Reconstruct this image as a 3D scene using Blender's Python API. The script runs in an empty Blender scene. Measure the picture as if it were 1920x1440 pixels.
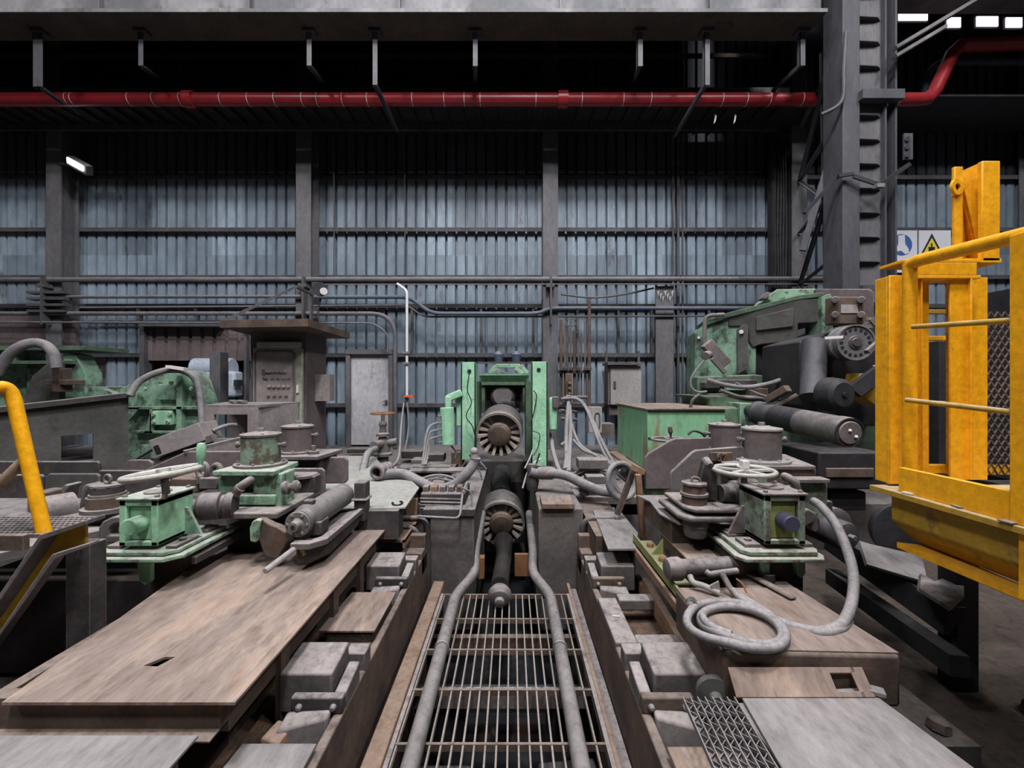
import bpy, bmesh, math, random
from mathutils import Vector, Matrix, Euler
random.seed(7)
SC = bpy.context.scene
COL = SC.collection
PI = math.pi

# ---------------------------------------------------------------- camera
EYE = 2.0            # camera height above the pit grating (z = 0)
F = 800.0            # focal length in pixels of the 1920 px wide picture
cam = bpy.data.cameras.new('camera')
cam.sensor_width = 36.0
cam.lens = 36.0 * F / 1920.0
cam.clip_start = 0.05
cam.clip_end = 200
camo = bpy.data.objects.new('camera', cam)
COL.objects.link(camo)
camo.location = (0, 0, EYE)
camo.rotation_euler = (PI / 2, 0, 0)
SC.camera = camo

# ---------------------------------------------------------------- world, lamps, exposure
SC.view_settings.view_transform = 'Standard'
SC.view_settings.look = 'None'
SC.view_settings.gamma = 1.0
SC.view_settings.use_curve_mapping = False
SC.view_settings.exposure = -0.38
w = bpy.data.worlds.new('world'); SC.world = w
w.use_nodes = True
w.node_tree.nodes['Background'].inputs[0].default_value = (0.55, 0.62, 0.8, 1)
w.node_tree.nodes['Background'].inputs[1].default_value = 0.03

def area_lamp(name, loc, target, size, power, color, size_y=None, spread=180):
    l = bpy.data.lights.new(name, 'AREA')
    l.shape = 'RECTANGLE' if size_y else 'DISK'
    l.size = size
    if size_y: l.size_y = size_y
    l.energy = power; l.color = color; l.spread = math.radians(spread)
    o = bpy.data.objects.new(name, l); COL.objects.link(o)
    o.location = loc
    d = Vector(target) - Vector(loc)
    o.rotation_euler = d.to_track_quat('-Z', 'Y').to_euler()
    return o
# high-bay lamps under the roof of the hall, behind and above the camera
LAMPC = (1.0, 0.97, 0.98)
for lx, ly, pw in ((-8.5, -4.2, 450), (0.6, -4.2, 750), (8.5, -4.2, 500), (-7.5, -.6, 650), (0.4, -.6, 1500), (8.0, -.6, 750)):
    area_lamp('high_bay_lamp', (lx, ly, 13.2), (lx * .4, ly + 6.5, 1.0), 1.3, pw, LAMPC)
# skylight strip in the roof straight above the mill
area_lamp('roof_skylight', (0.0, 1.2, 13.4), (0, 2.2, 0), 14.0, 1100, (0.86, 0.92, 1.0), 2.2)

# ---------------------------------------------------------------- helpers
def at(px, py, Y):
    """point seen at pixel px,py of the 1920x1440 frame at depth Y"""
    return Vector(((px - 960) / F * Y, Y, EYE + (720 - py) / F * Y))
def onz(px, py, z):
    Y = (EYE - z) * F / (py - 720)
    return Vector(((px - 960) / F * Y, Y, z))

MATS = {}
def grime(name, c1, c2, dust=(.30, .275, .275), dust_amt=.55, rust=(.20, .085, .035), rust_amt=.0,
          rough=.72, metal=0.0, scale=3.0, bump=.25, streak=1.0, spec=.35, edge=.0, aniso=(1, 1), sharp=.13):
    m = bpy.data.materials.new(name); m.use_nodes = True
    nt = m.node_tree; N = nt.nodes; L = nt.links
    b = N['Principled BSDF']
    tc = N.new('ShaderNodeTexCoord'); oi = N.new('ShaderNodeObjectInfo')
    add = N.new('ShaderNodeVectorMath'); add.operation = 'ADD'
    L.new(tc.outputs['Object'], add.inputs[0]); L.new(oi.outputs['Location'], add.inputs[1])
    mp = N.new('ShaderNodeMapping'); mp.inputs['Scale'].default_value = (*aniso, streak)
    L.new(add.outputs[0], mp.inputs[0])
    def noise(sc, det, rgh=.6):
        n = N.new('ShaderNodeTexNoise'); n.inputs['Scale'].default_value = sc
        n.inputs['Detail'].default_value = det; n.inputs['Roughness'].default_value = rgh
        L.new(mp.outputs[0], n.inputs['Vector']); return n
    def ramp(src, a, bb):
        r = N.new('ShaderNodeMapRange'); r.inputs[1].default_value = a; r.inputs[2].default_value = bb
        L.new(src, r.inputs[0]); return r.outputs[0]
    def mix(f, a, bb):
        x = N.new('ShaderNodeMix'); x.data_type = 'RGBA'
        if isinstance(f, float): x.inputs['Factor'].default_value = f
        else: L.new(f, x.inputs['Factor'])
        for s, v in (('A', a), ('B', bb)):
            i = [k for k in x.inputs if k.name == s and k.type == 'RGBA'][0]
            if isinstance(v, tuple): i.default_value = (*v, 1)
            else: L.new(v, i)
        return [k for k in x.outputs if k.type == 'RGBA'][0]
    def mul(a, bb):
        q = N.new('ShaderNodeMath'); q.operation = 'MULTIPLY'
        for i, v in enumerate((a, bb)):
            if isinstance(v, (int, float)): q.inputs[i].default_value = v
            else: L.new(v, q.inputs[i])
        return q.outputs[0]
    n1 = noise(scale, 5); n2 = noise(scale * 2.7, 8, .68); n3 = noise(scale * 9, 6, .7)
    col = mix(ramp(n1.outputs['Fac'], .51 - sharp, .51 + sharp), c1, c2)
    if rust_amt > 0:
        lo = .68 - .32 * rust_amt
        col = mix(mul(ramp(n2.outputs['Fac'], lo, lo + .10), .88), col, rust)
    if dust_amt > 0:
        ge = N.new('ShaderNodeNewGeometry'); sx = N.new('ShaderNodeSeparateXYZ')
        L.new(ge.outputs['Normal'], sx.inputs[0])
        up = ramp(sx.outputs['Z'], .2, .9)
        dn = ramp(n3.outputs['Fac'], .08, .46)
        dn = mul(dn, ramp(n2.outputs['Fac'], .26, .50))
        col = mix(mul(mul(up, dn), dust_amt), col, dust)
    if edge > 0:   # dust and wear caught on the edges
        bv = N.new('ShaderNodeBevel'); bv.samples = 3; bv.inputs['Radius'].default_value = .007
        g3 = N.new('ShaderNodeNewGeometry'); dt = N.new('ShaderNodeVectorMath'); dt.operation = 'DOT_PRODUCT'
        L.new(bv.outputs[0], dt.inputs[0]); L.new(g3.outputs['Normal'], dt.inputs[1])
        col = mix(mul(mul(ramp(dt.outputs['Value'], .985, .88), ramp(n2.outputs['Fac'], .36, .5)), edge), col, tuple(min(1, c * 1.12) for c in dust))
    # fine grain
    gr = ramp(n3.outputs['Fac'], .2, .8)
    dk = mix(.0, col, col)
    mm = N.new('ShaderNodeMix'); mm.data_type = 'RGBA'; mm.blend_type = 'MULTIPLY'
    mm.inputs['Factor'].default_value = .55
    ci = [k for k in mm.inputs if k.type == 'RGBA']
    L.new(col, ci[0])
    cb = N.new('ShaderNodeCombineColor')
    g2 = N.new('ShaderNodeMapRange'); g2.inputs[3].default_value = .35; g2.inputs[4].default_value = 1.45
    L.new(gr, g2.inputs[0])
    for i in range(3): L.new(g2.outputs[0], cb.inputs[i])
    L.new(cb.outputs[0], ci[1])
    L.new([k for k in mm.outputs if k.type == 'RGBA'][0], b.inputs['Base Color'])
    N.remove(dk.node)
    b.inputs['Roughness'].default_value = rough
    b.inputs['Metallic'].default_value = metal
    b.inputs['Specular IOR Level'].default_value = spec
    if bump:
        bp = N.new('ShaderNodeBump'); bp.inputs['Strength'].default_value = bump
        bp.inputs['Distance'].default_value = .01
        L.new(n3.outputs['Fac'], bp.inputs['Height']); L.new(bp.outputs[0], b.inputs['Normal'])
    MATS[name] = m
    return m
def plain(name, c, rough=.6, metal=0, emit=None, strength=0, spec=.4):
    m = bpy.data.materials.new(name); m.use_nodes = True
    b = m.node_tree.nodes['Principled BSDF']
    b.inputs['Base Color'].default_value = (*c, 1)
    b.inputs['Roughness'].default_value = rough; b.inputs['Metallic'].default_value = metal
    b.inputs['Specular IOR Level'].default_value = spec
    if emit:
        b.inputs['Emission Color'].default_value = (*emit, 1); b.inputs['Emission Strength'].default_value = strength
    MATS[name] = m
    return m

DUST = (.36, .33, .33)
grime('sheet', (.14, .178, .22), (.205, .255, .305), DUST, .3, (.06, .045, .045), .22, .55, 0, .9, .1, .35)
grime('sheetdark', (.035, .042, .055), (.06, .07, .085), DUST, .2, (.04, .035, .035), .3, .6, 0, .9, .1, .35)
grime('wallsteel', (.05, .05, .055), (.09, .085, .088), DUST, .6, (.09, .05, .03), .25, .7, 0, 2)
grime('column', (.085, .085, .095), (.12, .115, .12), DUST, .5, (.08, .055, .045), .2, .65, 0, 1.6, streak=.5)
grime('crane', (.085, .085, .09), (.19, .185, .19), DUST, .3, (.07, .055, .05), .3, .6, 0, .8, streak=.5, sharp=.08)
grime('cranedark', (.045, .045, .055), (.075, .075, .088), DUST, .2, (.06, .05, .05), .2, .55, 0, 1.6, streak=.4)
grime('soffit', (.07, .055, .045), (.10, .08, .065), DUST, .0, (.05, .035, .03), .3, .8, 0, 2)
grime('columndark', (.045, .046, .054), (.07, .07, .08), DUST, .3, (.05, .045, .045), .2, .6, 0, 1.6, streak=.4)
grime('mintworn', (.13, .165, .13), (.22, .31, .225), (.42, .40, .35), .97, (.08, .055, .04), .62, .7, 0, 4, edge=0.70)
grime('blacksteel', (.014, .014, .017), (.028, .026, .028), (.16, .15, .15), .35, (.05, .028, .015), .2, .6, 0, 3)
grime('redpipe', (.30, .012, .018), (.22, .012, .016), (.16, .10, .10), .35, (.08, .03, .025), .1, .35, 0, 1.2, bump=.05, spec=.6)
grime('pipe', (.085, .085, .098), (.13, .125, .13), DUST, .7, (.07, .05, .045), .2, .6, 0, 3)
grime('pipeblue', (.05, .075, .12), (.08, .10, .13), DUST, .5, (.07, .05, .045), .2, .5, 0, 3)
grime('hose', (.12, .115, .122), (.20, .19, .195), (.34, .315, .312), .8, (.08, .07, .07), .1, .75, 0, 6, streak=1)
grime('dusty', (.085, .074, .075), (.14, .124, .12), (.31, .275, .262), .95, (.15, .082, .05), .36, .78, 0, 3, edge=0.70)
grime('dustydark', (.030, .026, .028), (.062, .054, .054), (.27, .24, .235), .9, (.10, .052, .03), .34, .75, 0, 3, edge=0.60)
grime('concrete', (.07, .062, .06), (.12, .105, .098), (.26, .235, .225), .6, (.14, .065, .03), .15, .9, 0, 2, .5, edge=0.30)
grime('rubble', (.018, .015, .013), (.05, .036, .028), (.10, .078, .064), .6, (.14, .06, .025), .35, .95, 0, 3, 1.2)
grime('rustrubble', (.04, .028, .022), (.11, .07, .045), (.17, .12, .09), .5, (.22, .10, .04), .5, .95, 0, 4, 1.2)
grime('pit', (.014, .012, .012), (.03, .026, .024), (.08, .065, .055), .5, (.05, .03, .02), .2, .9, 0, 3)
grime('rustplate', (.15, .10, .075), (.33, .228, .165), (.37, .32, .295), .42, (.10, .052, .03), .62, .82, 0, 1.5, .2, aniso=(1.8, .45), sharp=.07, edge=0.30)
grime('greyplate', (.14, .125, .12), (.235, .215, .21), (.30, .28, .275), .45, (.16, .10, .07), .30, .8, 0, 1.8, .2, aniso=(1.6, .6), sharp=.10)
grime('paleplate', (.27, .275, .25), (.37, .365, .34), (.40, .39, .36), .4, (.26, .20, .15), .2, .8, 0, 2, .2)
grime('rustbeam', (.17, .095, .055), (.29, .18, .115), (.32, .26, .22), .5, (.20, .085, .03), .35, .85, 0, 3)
grime('brownsteel', (.06, .042, .034), (.12, .085, .065), (.28, .23, .20), .6, (.18, .075, .03), .32, .82, 0, 3, edge=0.40)
grime('greydoor', (.36, .35, .37), (.46, .45, .47), (.5, .48, .47), .1, (.16, .12, .12), .30, .6, 0, 1.6, .1, .6)
grime('cabinet', (.21, .18, .178), (.29, .255, .25), (.34, .31, .30), .6, (.10, .06, .05), .15, .7, 0, 2, .1, edge=0.40)
grime('cabinetside', (.095, .072, .075), (.135, .106, .108), DUST, .5, (.08, .05, .045), .2, .75, 0, 2, .1, edge=0.40)
grime('cabinetdoor', (.28, .28, .235), (.36, .355, .30), DUST, .5, (.12, .10, .09), .2, .6, 0, 2, .05)
grime('cream', (.38, .37, .33), (.5, .485, .44), (.5, .48, .45), .5, (.2, .17, .14), .12, .6, 0, 4, .1)
grime('beigebox', (.26, .245, .235), (.32, .30, .285), DUST, .4, (.15, .12, .11), .1, .55, 0, 2, .05)
grime('mint', (.25, .50, .32), (.34, .60, .40), (.46, .50, .44), .7, (.12, .15, .10), .20, .55, 0, 3, .15, edge=0.50)
grime('mintdirty', (.15, .28, .185), (.25, .40, .28), (.46, .46, .41), .97, (.075, .072, .058), .52, .65, 0, 4, edge=0.70)
grime('greendark', (.045, .075, .05), (.10, .16, .10), (.25, .25, .22), .6, (.05, .045, .04), .38, .65, 0, 2.5)
grime('greenmachine', (.13, .235, .16), (.21, .34, .24), (.30, .32, .29), .7, (.045, .05, .045), .58, .6, 0, 1.6, .2, edge=0.40)
grime('greyer', (.05, .052, .048), (.085, .082, .076), (.2, .2, .19), .5, (.04, .04, .04), .3, .6, 0, 2, edge=0.30)
grime('ochregreen', (.18, .20, .06), (.24, .27, .10), (.30, .27, .2), .6, (.20, .12, .06), .35, .7, 0, 4)
grime('greenbox', (.17, .38, .22), (.24, .46, .28), (.26, .18, .14), .85, (.22, .14, .08), .42, .6, 0, 1.5, .3, .35)
grime('yellow', (.86, .40, .006), (.76, .34, .006), (.62, .42, .12), .35, (.30, .17, .04), .13, .42, 0, 3, .08, edge=0.25)
grime('yellowdirty', (.48, .28, .02), (.36, .22, .03), (.42, .36, .28), .75, (.16, .10, .05), .28, .6, 0, 3, .15, edge=0.30)
grime('spindle', (.05, .048, .05), (.10, .095, .092), (.24, .22, .215), .6, (.06, .05, .045), .2, .48, .25, 3, .15, edge=0.40)
grime('tooth', (.24, .20, .175), (.34, .29, .26), (.4, .37, .35), .3, (.14, .09, .06), .25, .55, .2, 5, .15)
grime('greasy', (.02, .018, .018), (.045, .04, .038), (.08, .07, .065), .3, (.05, .035, .025), .2, .35, .2, 4, .2)
grime('roller', (.10, .09, .092), (.17, .155, .152), (.34, .31, .30), .55, (.11, .07, .055), .18, .6, .1, 2, .1)
grime('darkroller', (.03, .03, .04), (.08, .075, .08), (.2, .19, .19), .5, (.03, .03, .035), .35, .55, .1, 1.6, .1)
grime('bolt', (.15, .14, .14), (.22, .2, .2), (.36, .33, .32), .5, (.2, .1, .05), .2, .6, .2, 8)
grime('rustbolt', (.26, .12, .05), (.20, .085, .035), (.3, .2, .14), .4, (.12, .05, .02), .2, .8, 0, 8)
grime('bluepale', (.33, .38, .46), (.42, .47, .54), DUST, .1, (.2, .2, .22), .1, .5, 0, 2, .05)
plain('whitepipe', (.62, .62, .64), .4)
plain('black', (.008, .008, .009), .7)
plain('orange', (.6, .10, .03), .6)
plain('tape', (.62, .58, .57), .45)
plain('signwhite', (.58, .59, .64), .6)
plain('signblue', (.04, .11, .32), .6)
plain('signyellow', (.65, .52, .06), .6)
plain('ink', (.015, .015, .02), .6)
plain('chromeshine', (.55, .55, .58), .22, .9)
plain('paper', (.55, .52, .5), .7)

plain('daypane', (.8, .8, .9), .5, 0, (.95, .85, 1.0), 3.0)
plain('lampglow', (.9, .9, .9), .5, 0, (.9, .95, 1.0), 12.0)
# sheet to sheet differences on the cladding
_m = MATS['sheet']; _nt = _m.node_tree; _N = _nt.nodes; _b = _N['Principled BSDF']
_src = _b.inputs['Base Color'].links[0].from_socket
_tc = _N.new('ShaderNodeTexCoord'); _mp = _N.new('ShaderNodeVectorMath'); _mp.operation = 'MULTIPLY'; _mp.inputs[1].default_value = (1 / .675, 0, 1 / 2.3)
_fl = _N.new('ShaderNodeVectorMath'); _fl.operation = 'FLOOR'; _wn = _N.new('ShaderNodeTexWhiteNoise')
_nt.links.new(_tc.outputs['Object'], _mp.inputs[0]); _nt.links.new(_mp.outputs[0], _fl.inputs[0]); _nt.links.new(_fl.outputs[0], _wn.inputs[0])
_mr = _N.new('ShaderNodeMapRange'); _mr.inputs[3].default_value = .72; _mr.inputs[4].default_value = 1.3; _nt.links.new(_wn.outputs['Value'], _mr.inputs[0])
_vm = _N.new('ShaderNodeVectorMath'); _vm.operation = 'SCALE'; _nt.links.new(_src, _vm.inputs[0]); _nt.links.new(_mr.outputs[0], _vm.inputs['Scale'])
_nt.links.new(_vm.outputs[0], _b.inputs['Base Color'])
# water in the pit
m = plain('water', (.02, .022, .025), .08, 0, spec=.9)
nt = m.node_tree; nz = nt.nodes.new('ShaderNodeTexNoise'); nz.inputs['Scale'].default_value = 9
bp = nt.nodes.new('ShaderNodeBump'); bp.inputs['Strength'].default_value = .5
nt.links.new(nz.outputs['Fac'], bp.inputs['Height']); nt.links.new(bp.outputs[0], nt.nodes['Principled BSDF'].inputs['Normal'])

MTX = {}
class MB:
    """collects solid shapes into ONE mesh"""
    def __init__(s, T=None):
        s.v = []; s.f = []; s.T = T or Matrix.Identity(4)
    def add(s, vs, fs, T=None):
        T = s.T @ T if T is not None else s.T
        n = len(s.v)
        s.v += [T @ Vector(p) for p in vs]
        s.f += [tuple(i + n for i in f) for f in fs]
        return s
    def hexa(s, p):
        return s.add(p, [(0, 3, 2, 1), (4, 5, 6, 7), (0, 1, 5, 4), (1, 2, 6, 5), (2, 3, 7, 6), (3, 0, 4, 7)])
    def box(s, c, d, rot=None):
        x, y, z = d[0] / 2, d[1] / 2, d[2] / 2
        M = Matrix.Translation(Vector(c))
        if rot is not None:
            M = M @ (rot if isinstance(rot, Matrix) else Euler(rot).to_matrix().to_4x4())
        p = [(-x, -y, -z), (x, -y, -z), (x, y, -z), (-x, y, -z), (-x, -y, z), (x, -y, z), (x, y, z), (-x, y, z)]
        return s.add([M @ Vector(q) for q in p], [(0, 3, 2, 1), (4, 5, 6, 7), (0, 1, 5, 4), (1, 2, 6, 5), (2, 3, 7, 6), (3, 0, 4, 7)])
    def span(s, a, b):
        a, b = Vector(a), Vector(b)
        return s.box((a + b) / 2, [abs(b[i] - a[i]) for i in range(3)])
    def prism(s, pts, vec):
        n = len(pts); vec = Vector(vec)
        vs = [Vector(p) for p in pts] + [Vector(p) + vec for p in pts]
        return s.add(vs, [tuple(range(n))[::-1], tuple(range(n, 2 * n))] + [(i, (i + 1) % n, n + (i + 1) % n, n + i) for i in range(n)])
    def plate(s, pts, z0, z1):
        return s.prism([(p[0], p[1], z0) for p in pts], (0, 0, z1 - z0))
    def beam(s, a, b, wd, h, up=(0, 0, 1)):
        """rectangular bar from a to b"""
        a, b = Vector(a), Vector(b); d = (b - a).normalized(); u = Vector(up)
        sd = d.cross(u)
        if sd.length < 1e-4: sd = d.cross(Vector((1, 0, 0)))
        sd.normalize(); u = sd.cross(d)
        p = []
        for e in (a, b):
            p += [e - sd * wd / 2 - u * h / 2, e + sd * wd / 2 - u * h / 2, e + sd * wd / 2 + u * h / 2, e - sd * wd / 2 + u * h / 2]
        return s.add(p, [(0, 1, 2, 3), (7, 6, 5, 4), (0, 4, 5, 1), (1, 5, 6, 2), (2, 6, 7, 3), (3, 7, 4, 0)])
    def lathe(s, a, axis, prof, n=28):
        """prof: list of (distance along axis, radius)"""
        a = Vector(a); d = Vector(axis).normalized()
        u = d.orthogonal().normalized(); w_ = d.cross(u)
        vs = []; fs = []; rings = []
        for t, r in prof:
            if r < 1e-5:
                rings.append([len(vs)]); vs.append(a + d * t)
            else:
                k = len(vs); rings.append(list(range(k, k + n)))
                for i in range(n):
                    q = 2 * PI * i / n
                    vs.append(a + d * t + (u * math.cos(q) + w_ * math.sin(q)) * r)
        for A, B in zip(rings, rings[1:]):
            if len(A) == 1 and len(B) == 1: continue
            for i in range(n):
                j = (i + 1) % n
                if len(A) == 1: fs.append((A[0], B[i], B[j]))
                elif len(B) == 1: fs.append((A[i], B[0], A[j]))
                else: fs.append((A[i], B[i], B[j], A[j]))
        if len(rings[0]) > 1: fs.append(tuple(rings[0]))
        if len(rings[-1]) > 1: fs.append(tuple(rings[-1])[::-1])
        return s.add(vs, fs)
    def cyl(s, a, b, r, r2=None, n=24, ch=0):
        a, b = Vector(a), Vector(b); L_ = (b - a).length; r2 = r if r2 is None else r2
        if ch: return s.lathe(a, b - a, [(0, r - ch), (ch, r), (L_ - ch, r2), (L_, r2 - ch)], n)
        return s.lathe(a, b - a, [(0, r), (L_, r2)], n)
    def hexbolt(s, a, axis, r, h):
        a = Vector(a); return s.lathe(a, axis, [(0, r), (h * .8, r), (h, r * .85)], 6)
    def ring(s, a, axis, ro, ri, th, n=32):
        a = Vector(a); d = Vector(axis).normalized(); u = d.orthogonal().normalized(); w_ = d.cross(u)
        vs = []; fs = []
        for i in range(n):
            q = 2 * PI * i / n; e = u * math.cos(q) + w_ * math.sin(q)
            vs += [a + e * ro, a + e * ri, a + d * th + e * ri, a + d * th + e * ro]
        for i in range(n):
            j = (i + 1) % n
            for k in range(4):
                l = (k + 1) % 4
                fs.append((4 * i + k, 4 * j + k, 4 * j + l, 4 * i + l))
        return s.add(vs, fs)
    def torus(s, c, axis, R, r, n=40, m_=10, a0=0, a1=2 * PI):
        c = Vector(c); d = Vector(axis).normalized(); u = d.orthogonal().normalized(); w_ = d.cross(u)
        full = abs(a1 - a0 - 2 * PI) < 1e-4
        pts = [c + (u * math.cos(a0 + (a1 - a0) * i / n) + w_ * math.sin(a0 + (a1 - a0) * i / n)) * R for i in range(n if full else n + 1)]
        return s.tube(pts, r, m_, closed=full)
    def tube(s, pts, r, n=10, closed=False, smooth=0, radii=None):
        P = [Vector(p) for p in pts]
        if smooth: P, radii = catmull(P, smooth, closed, radii)
        K = len(P)
        up = None; vs = []; fs = []
        for i in range(K):
            a = P[(i - 1) % K] if (closed or i) else P[0]
            b = P[(i + 1) % K] if (closed or i < K - 1) else P[-1]
            d = (b - a)
            if d.length < 1e-7: d = Vector((0, 0, 1))
            d.normalize()
            if up is None: up = d.orthogonal().normalized()
            up = up - d * up.dot(d)
            if up.length < 1e-5: up = d.orthogonal()
            up.normalize(); sd = d.cross(up)
            rr = radii[i] if radii else r
            for k in range(n):
                q = 2 * PI * k / n
                vs.append(P[i] + (up * math.cos(q) + sd * math.sin(q)) * rr)
        for i in range(K if closed else K - 1):
            j = (i + 1) % K
            for k in range(n):
                l = (k + 1) % n
                fs.append((i * n + k, i * n + l, j * n + l, j * n + k))
        if not closed:
            fs.append(tuple(range(n))[::-1]); fs.append(tuple(range((K - 1) * n, K * n)))
        return s.add(vs, fs)
    def ball(s, c, r, n=20):
        prof = [(r - r * math.cos(PI * i / 10), r * math.sin(PI * i / 10)) for i in range(11)]
        prof[0] = (0, 0); prof[-1] = (2 * r, 0)
        return s.lathe(Vector(c) - Vector((0, 0, r)), (0, 0, 1), prof, n)
    def build(s, name, mat, parent=None, label=None, cat=None, group=None, kind=None, bevel=0, smooth=35, seg=2):
        if parent is not None:
            M = MTX[parent.name].inverted()
            vs = [M @ p for p in s.v]; loc = Vector((0, 0, 0))
        else:
            lo = [min(p[i] for p in s.v) for i in range(3)]; hi = [max(p[i] for p in s.v) for i in range(3)]
            loc = Vector(((lo[0] + hi[0]) / 2, (lo[1] + hi[1]) / 2, lo[2]))
            vs = [p - loc for p in s.v]
        me = bpy.data.meshes.new(name)
        me.from_pydata([tuple(p) for p in vs], [], s.f)
        bm = bmesh.new(); bm.from_mesh(me)
        bmesh.ops.recalc_face_normals(bm, faces=bm.faces)
        bm.to_mesh(me); bm.free()
        me.materials.append(MATS[mat])
        me.shade_smooth(); me.set_sharp_from_angle(angle=math.radians(smooth))
        o = bpy.data.objects.new(name, me); COL.objects.link(o)
        if parent is not None:
            o.parent = parent; MTX[o.name] = MTX[parent.name]
        else:
            o.location = loc; MTX[o.name] = Matrix.Translation(loc)
        if bevel:
            bv = o.modifiers.new('bevel', 'BEVEL'); bv.width = bevel; bv.segments = seg
            bv.limit_method = 'ANGLE'; bv.angle_limit = math.radians(40)
        tag(o, label, cat, group, kind)
        return o
def catmull(P, k, closed=False, radii=None):
    out = []; ro = [] if radii else None; n = len(P)
    rng = range(n) if closed else range(n - 1)
    for i in rng:
        if closed: a, b, c, d = P[(i - 1) % n], P[i], P[(i + 1) % n], P[(i + 2) % n]
        else: a, b, c, d = P[max(i - 1, 0)], P[i], P[i + 1], P[min(i + 2, n - 1)]
        for j in range(k):
            t = j / k
            out.append(.5 * ((2 * b) + (c - a) * t + (2 * a - 5 * b + 4 * c - d) * t * t + (3 * b - a - 3 * c + d) * t ** 3))
            if radii: ro.append(radii[i] * (1 - t) + radii[(i + 1) % n] * t)
    if not closed:
        out.append(P[-1])
        if radii: ro.append(radii[-1])
    return out, ro
def tag(o, label=None, cat=None, group=None, kind=None):
    for k, v in (('label', label), ('category', cat), ('group', group), ('kind', kind)):
        if v: o[k] = v
    return o
def thing(name, label, cat, loc, group=None, rot=(0, 0, 0)):
    o = bpy.data.objects.new(name, None); COL.objects.link(o)
    o.empty_display_size = .1
    o.location = loc; o.rotation_euler = rot
    MTX[o.name] = Matrix.Translation(Vector(loc)) @ Euler(rot).to_matrix().to_4x4()
    return tag(o, label, cat, group)
def copy_tree(o, parent=None):
    c = o.copy(); COL.objects.link(c)
    if parent is not None: c.parent = parent
    MTX[c.name] = MTX[o.name]
    for ch in [k for k in bpy.data.objects if k.parent == o]: copy_tree(ch, c)
    return c
def dup(o, loc, label=None, rot=None):
    c = copy_tree(o); c.location = loc
    if rot is not None: c.rotation_euler = rot
    if label: c['label'] = label
    return c
# ================================================================ THE HALL
YW = 9.6
# ---- corrugated back wall
def corrugated(x0, x1, z0, z1, Y, pitch=.225, flat=.165, dep=.085):
    prof = []; x = x0
    while x < x1:
        prof += [(x, Y), (x + flat, Y), (x + flat + .012, Y + dep), (x + pitch - .012, Y + dep)]
        x += pitch
    return prof
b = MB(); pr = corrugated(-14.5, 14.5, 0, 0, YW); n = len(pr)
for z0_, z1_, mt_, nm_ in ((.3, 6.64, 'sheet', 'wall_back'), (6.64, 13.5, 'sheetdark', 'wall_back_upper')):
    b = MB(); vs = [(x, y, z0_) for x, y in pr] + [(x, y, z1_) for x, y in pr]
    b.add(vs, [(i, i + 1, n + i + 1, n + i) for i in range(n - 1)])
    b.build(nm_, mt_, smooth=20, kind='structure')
MB().span((-14.6, -8, -1.2), (-14.5, 9.8, 13.5)).build('wall_left', 'wallsteel', kind='structure')
MB().span((14.5, -8, -1.2), (14.6, 9.8, 13.5)).build('wall_right', 'wallsteel', kind='structure')
MB().span((-14.6, 9.72, -1.2), (14.6, 9.8, 13.5)).build('wall_outer', 'wallsteel', kind='structure')
b = MB()
b.span((-14.6, 3.0, 13.6), (14.6, 9.8, 13.75)).build('ceiling', 'blacksteel', kind='structure')

# ---- floors
MB().span((-14.6, -1, -1.4), (14.6, 9.7, -1.2)).build('floor', 'pit', kind='structure')
b = MB()
b.span((-14.5, 4.9, -1.2), (-.82, 9.7, .62)); b.span((-.82, 7.6, -1.2), (.62, 9.7, .62)); b.span((.62, 4.9, -1.2), (14.5, 9.7, .62))
b.build('floor', 'concrete', kind='structure')
b = MB()
b.span((-14.5, -1, -1.2), (-2.45, 4.9, -.25)); b.span((1.9, -1, -1.2), (14.5, 4.9, .12))
b.build('floor', 'rubble', kind='structure')

# ---- horizontal wall rails (girts)
k = 0
for py in (330, 428, 517, 571, 663, 757, 846):
    z = EYE + (720 - py) / F * 9.5; k += 1
    b = MB(); b.span((-14.4, 9.48, z - .012), (14.4, 9.6, z + .012)); b.span((-14.4, 9.48, z - .075), (14.4, 9.5, z - .01))
    b.build('trim_%d' % k, 'wallsteel', kind='structure')
for px in (772, 902, 1000, 1083, 1160, 1222, 366, 1330):   # short studs between the lower rails
    k += 1; a = at(px, 662, 9.5); c = at(px, 573, 9.5)
    MB().span((a.x - .025, 9.5, a.z), (a.x + .025, 9.56, c.z)).build('trim_%d' % k, 'wallsteel', kind='structure')
# ---- wide flange wall columns
CG = 'wide flange columns along the sheet wall'
def wall_column(x, lab, top=9.7, wd=.32, y0=9.08, base=.62):
    b = MB(); b.span((x - wd / 2, y0, base), (x + wd / 2, y0 + .025, top)); b.span((x - .012, y0 + .02, base), (x + .012, 9.5, top))
    b.span((x - wd / 2, 9.44, base), (x + wd / 2, 9.465, top)); b.span((x - wd / 2 - .05, y0 - .04, base), (x + wd / 2 + .05, 9.5, base + .03))
    o = b.build('steel_column', 'column', None, lab, 'column', CG); return o
wall_column(-9.76, 'dusty grey wall column at the far left, beside the lit floodlight')
wall_column(-4.44, 'dusty grey wall column rising behind the control cabinet roof')
wall_column(.82, 'dusty grey wall column rising behind the right green mill post')
wall_column(6.12, 'dark wall column left of the big crane column with stiffener plates')
wall_column(11.4, 'dark wall column at the far right behind the yellow platform')
b = MB(); b.span((3.08, 9.14, .62), (3.46, 9.17, 4.1)); b.span((3.255, 9.17, .62), (3.285, 9.48, 4.1))
b.build('short_column', 'column', None, 'short grey wall post ending with torn foil beside the beige wall box', 'column')
b = MB()
for i in range(7):
    q = Vector((3.1 + .05 * i, 9.12, 3.98 - .06 * (i % 3)))
    b.prism([q, q + Vector((.05, -.03, .02)), q + Vector((.02, -.02, -.13))], (.004, .012, 0))
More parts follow.
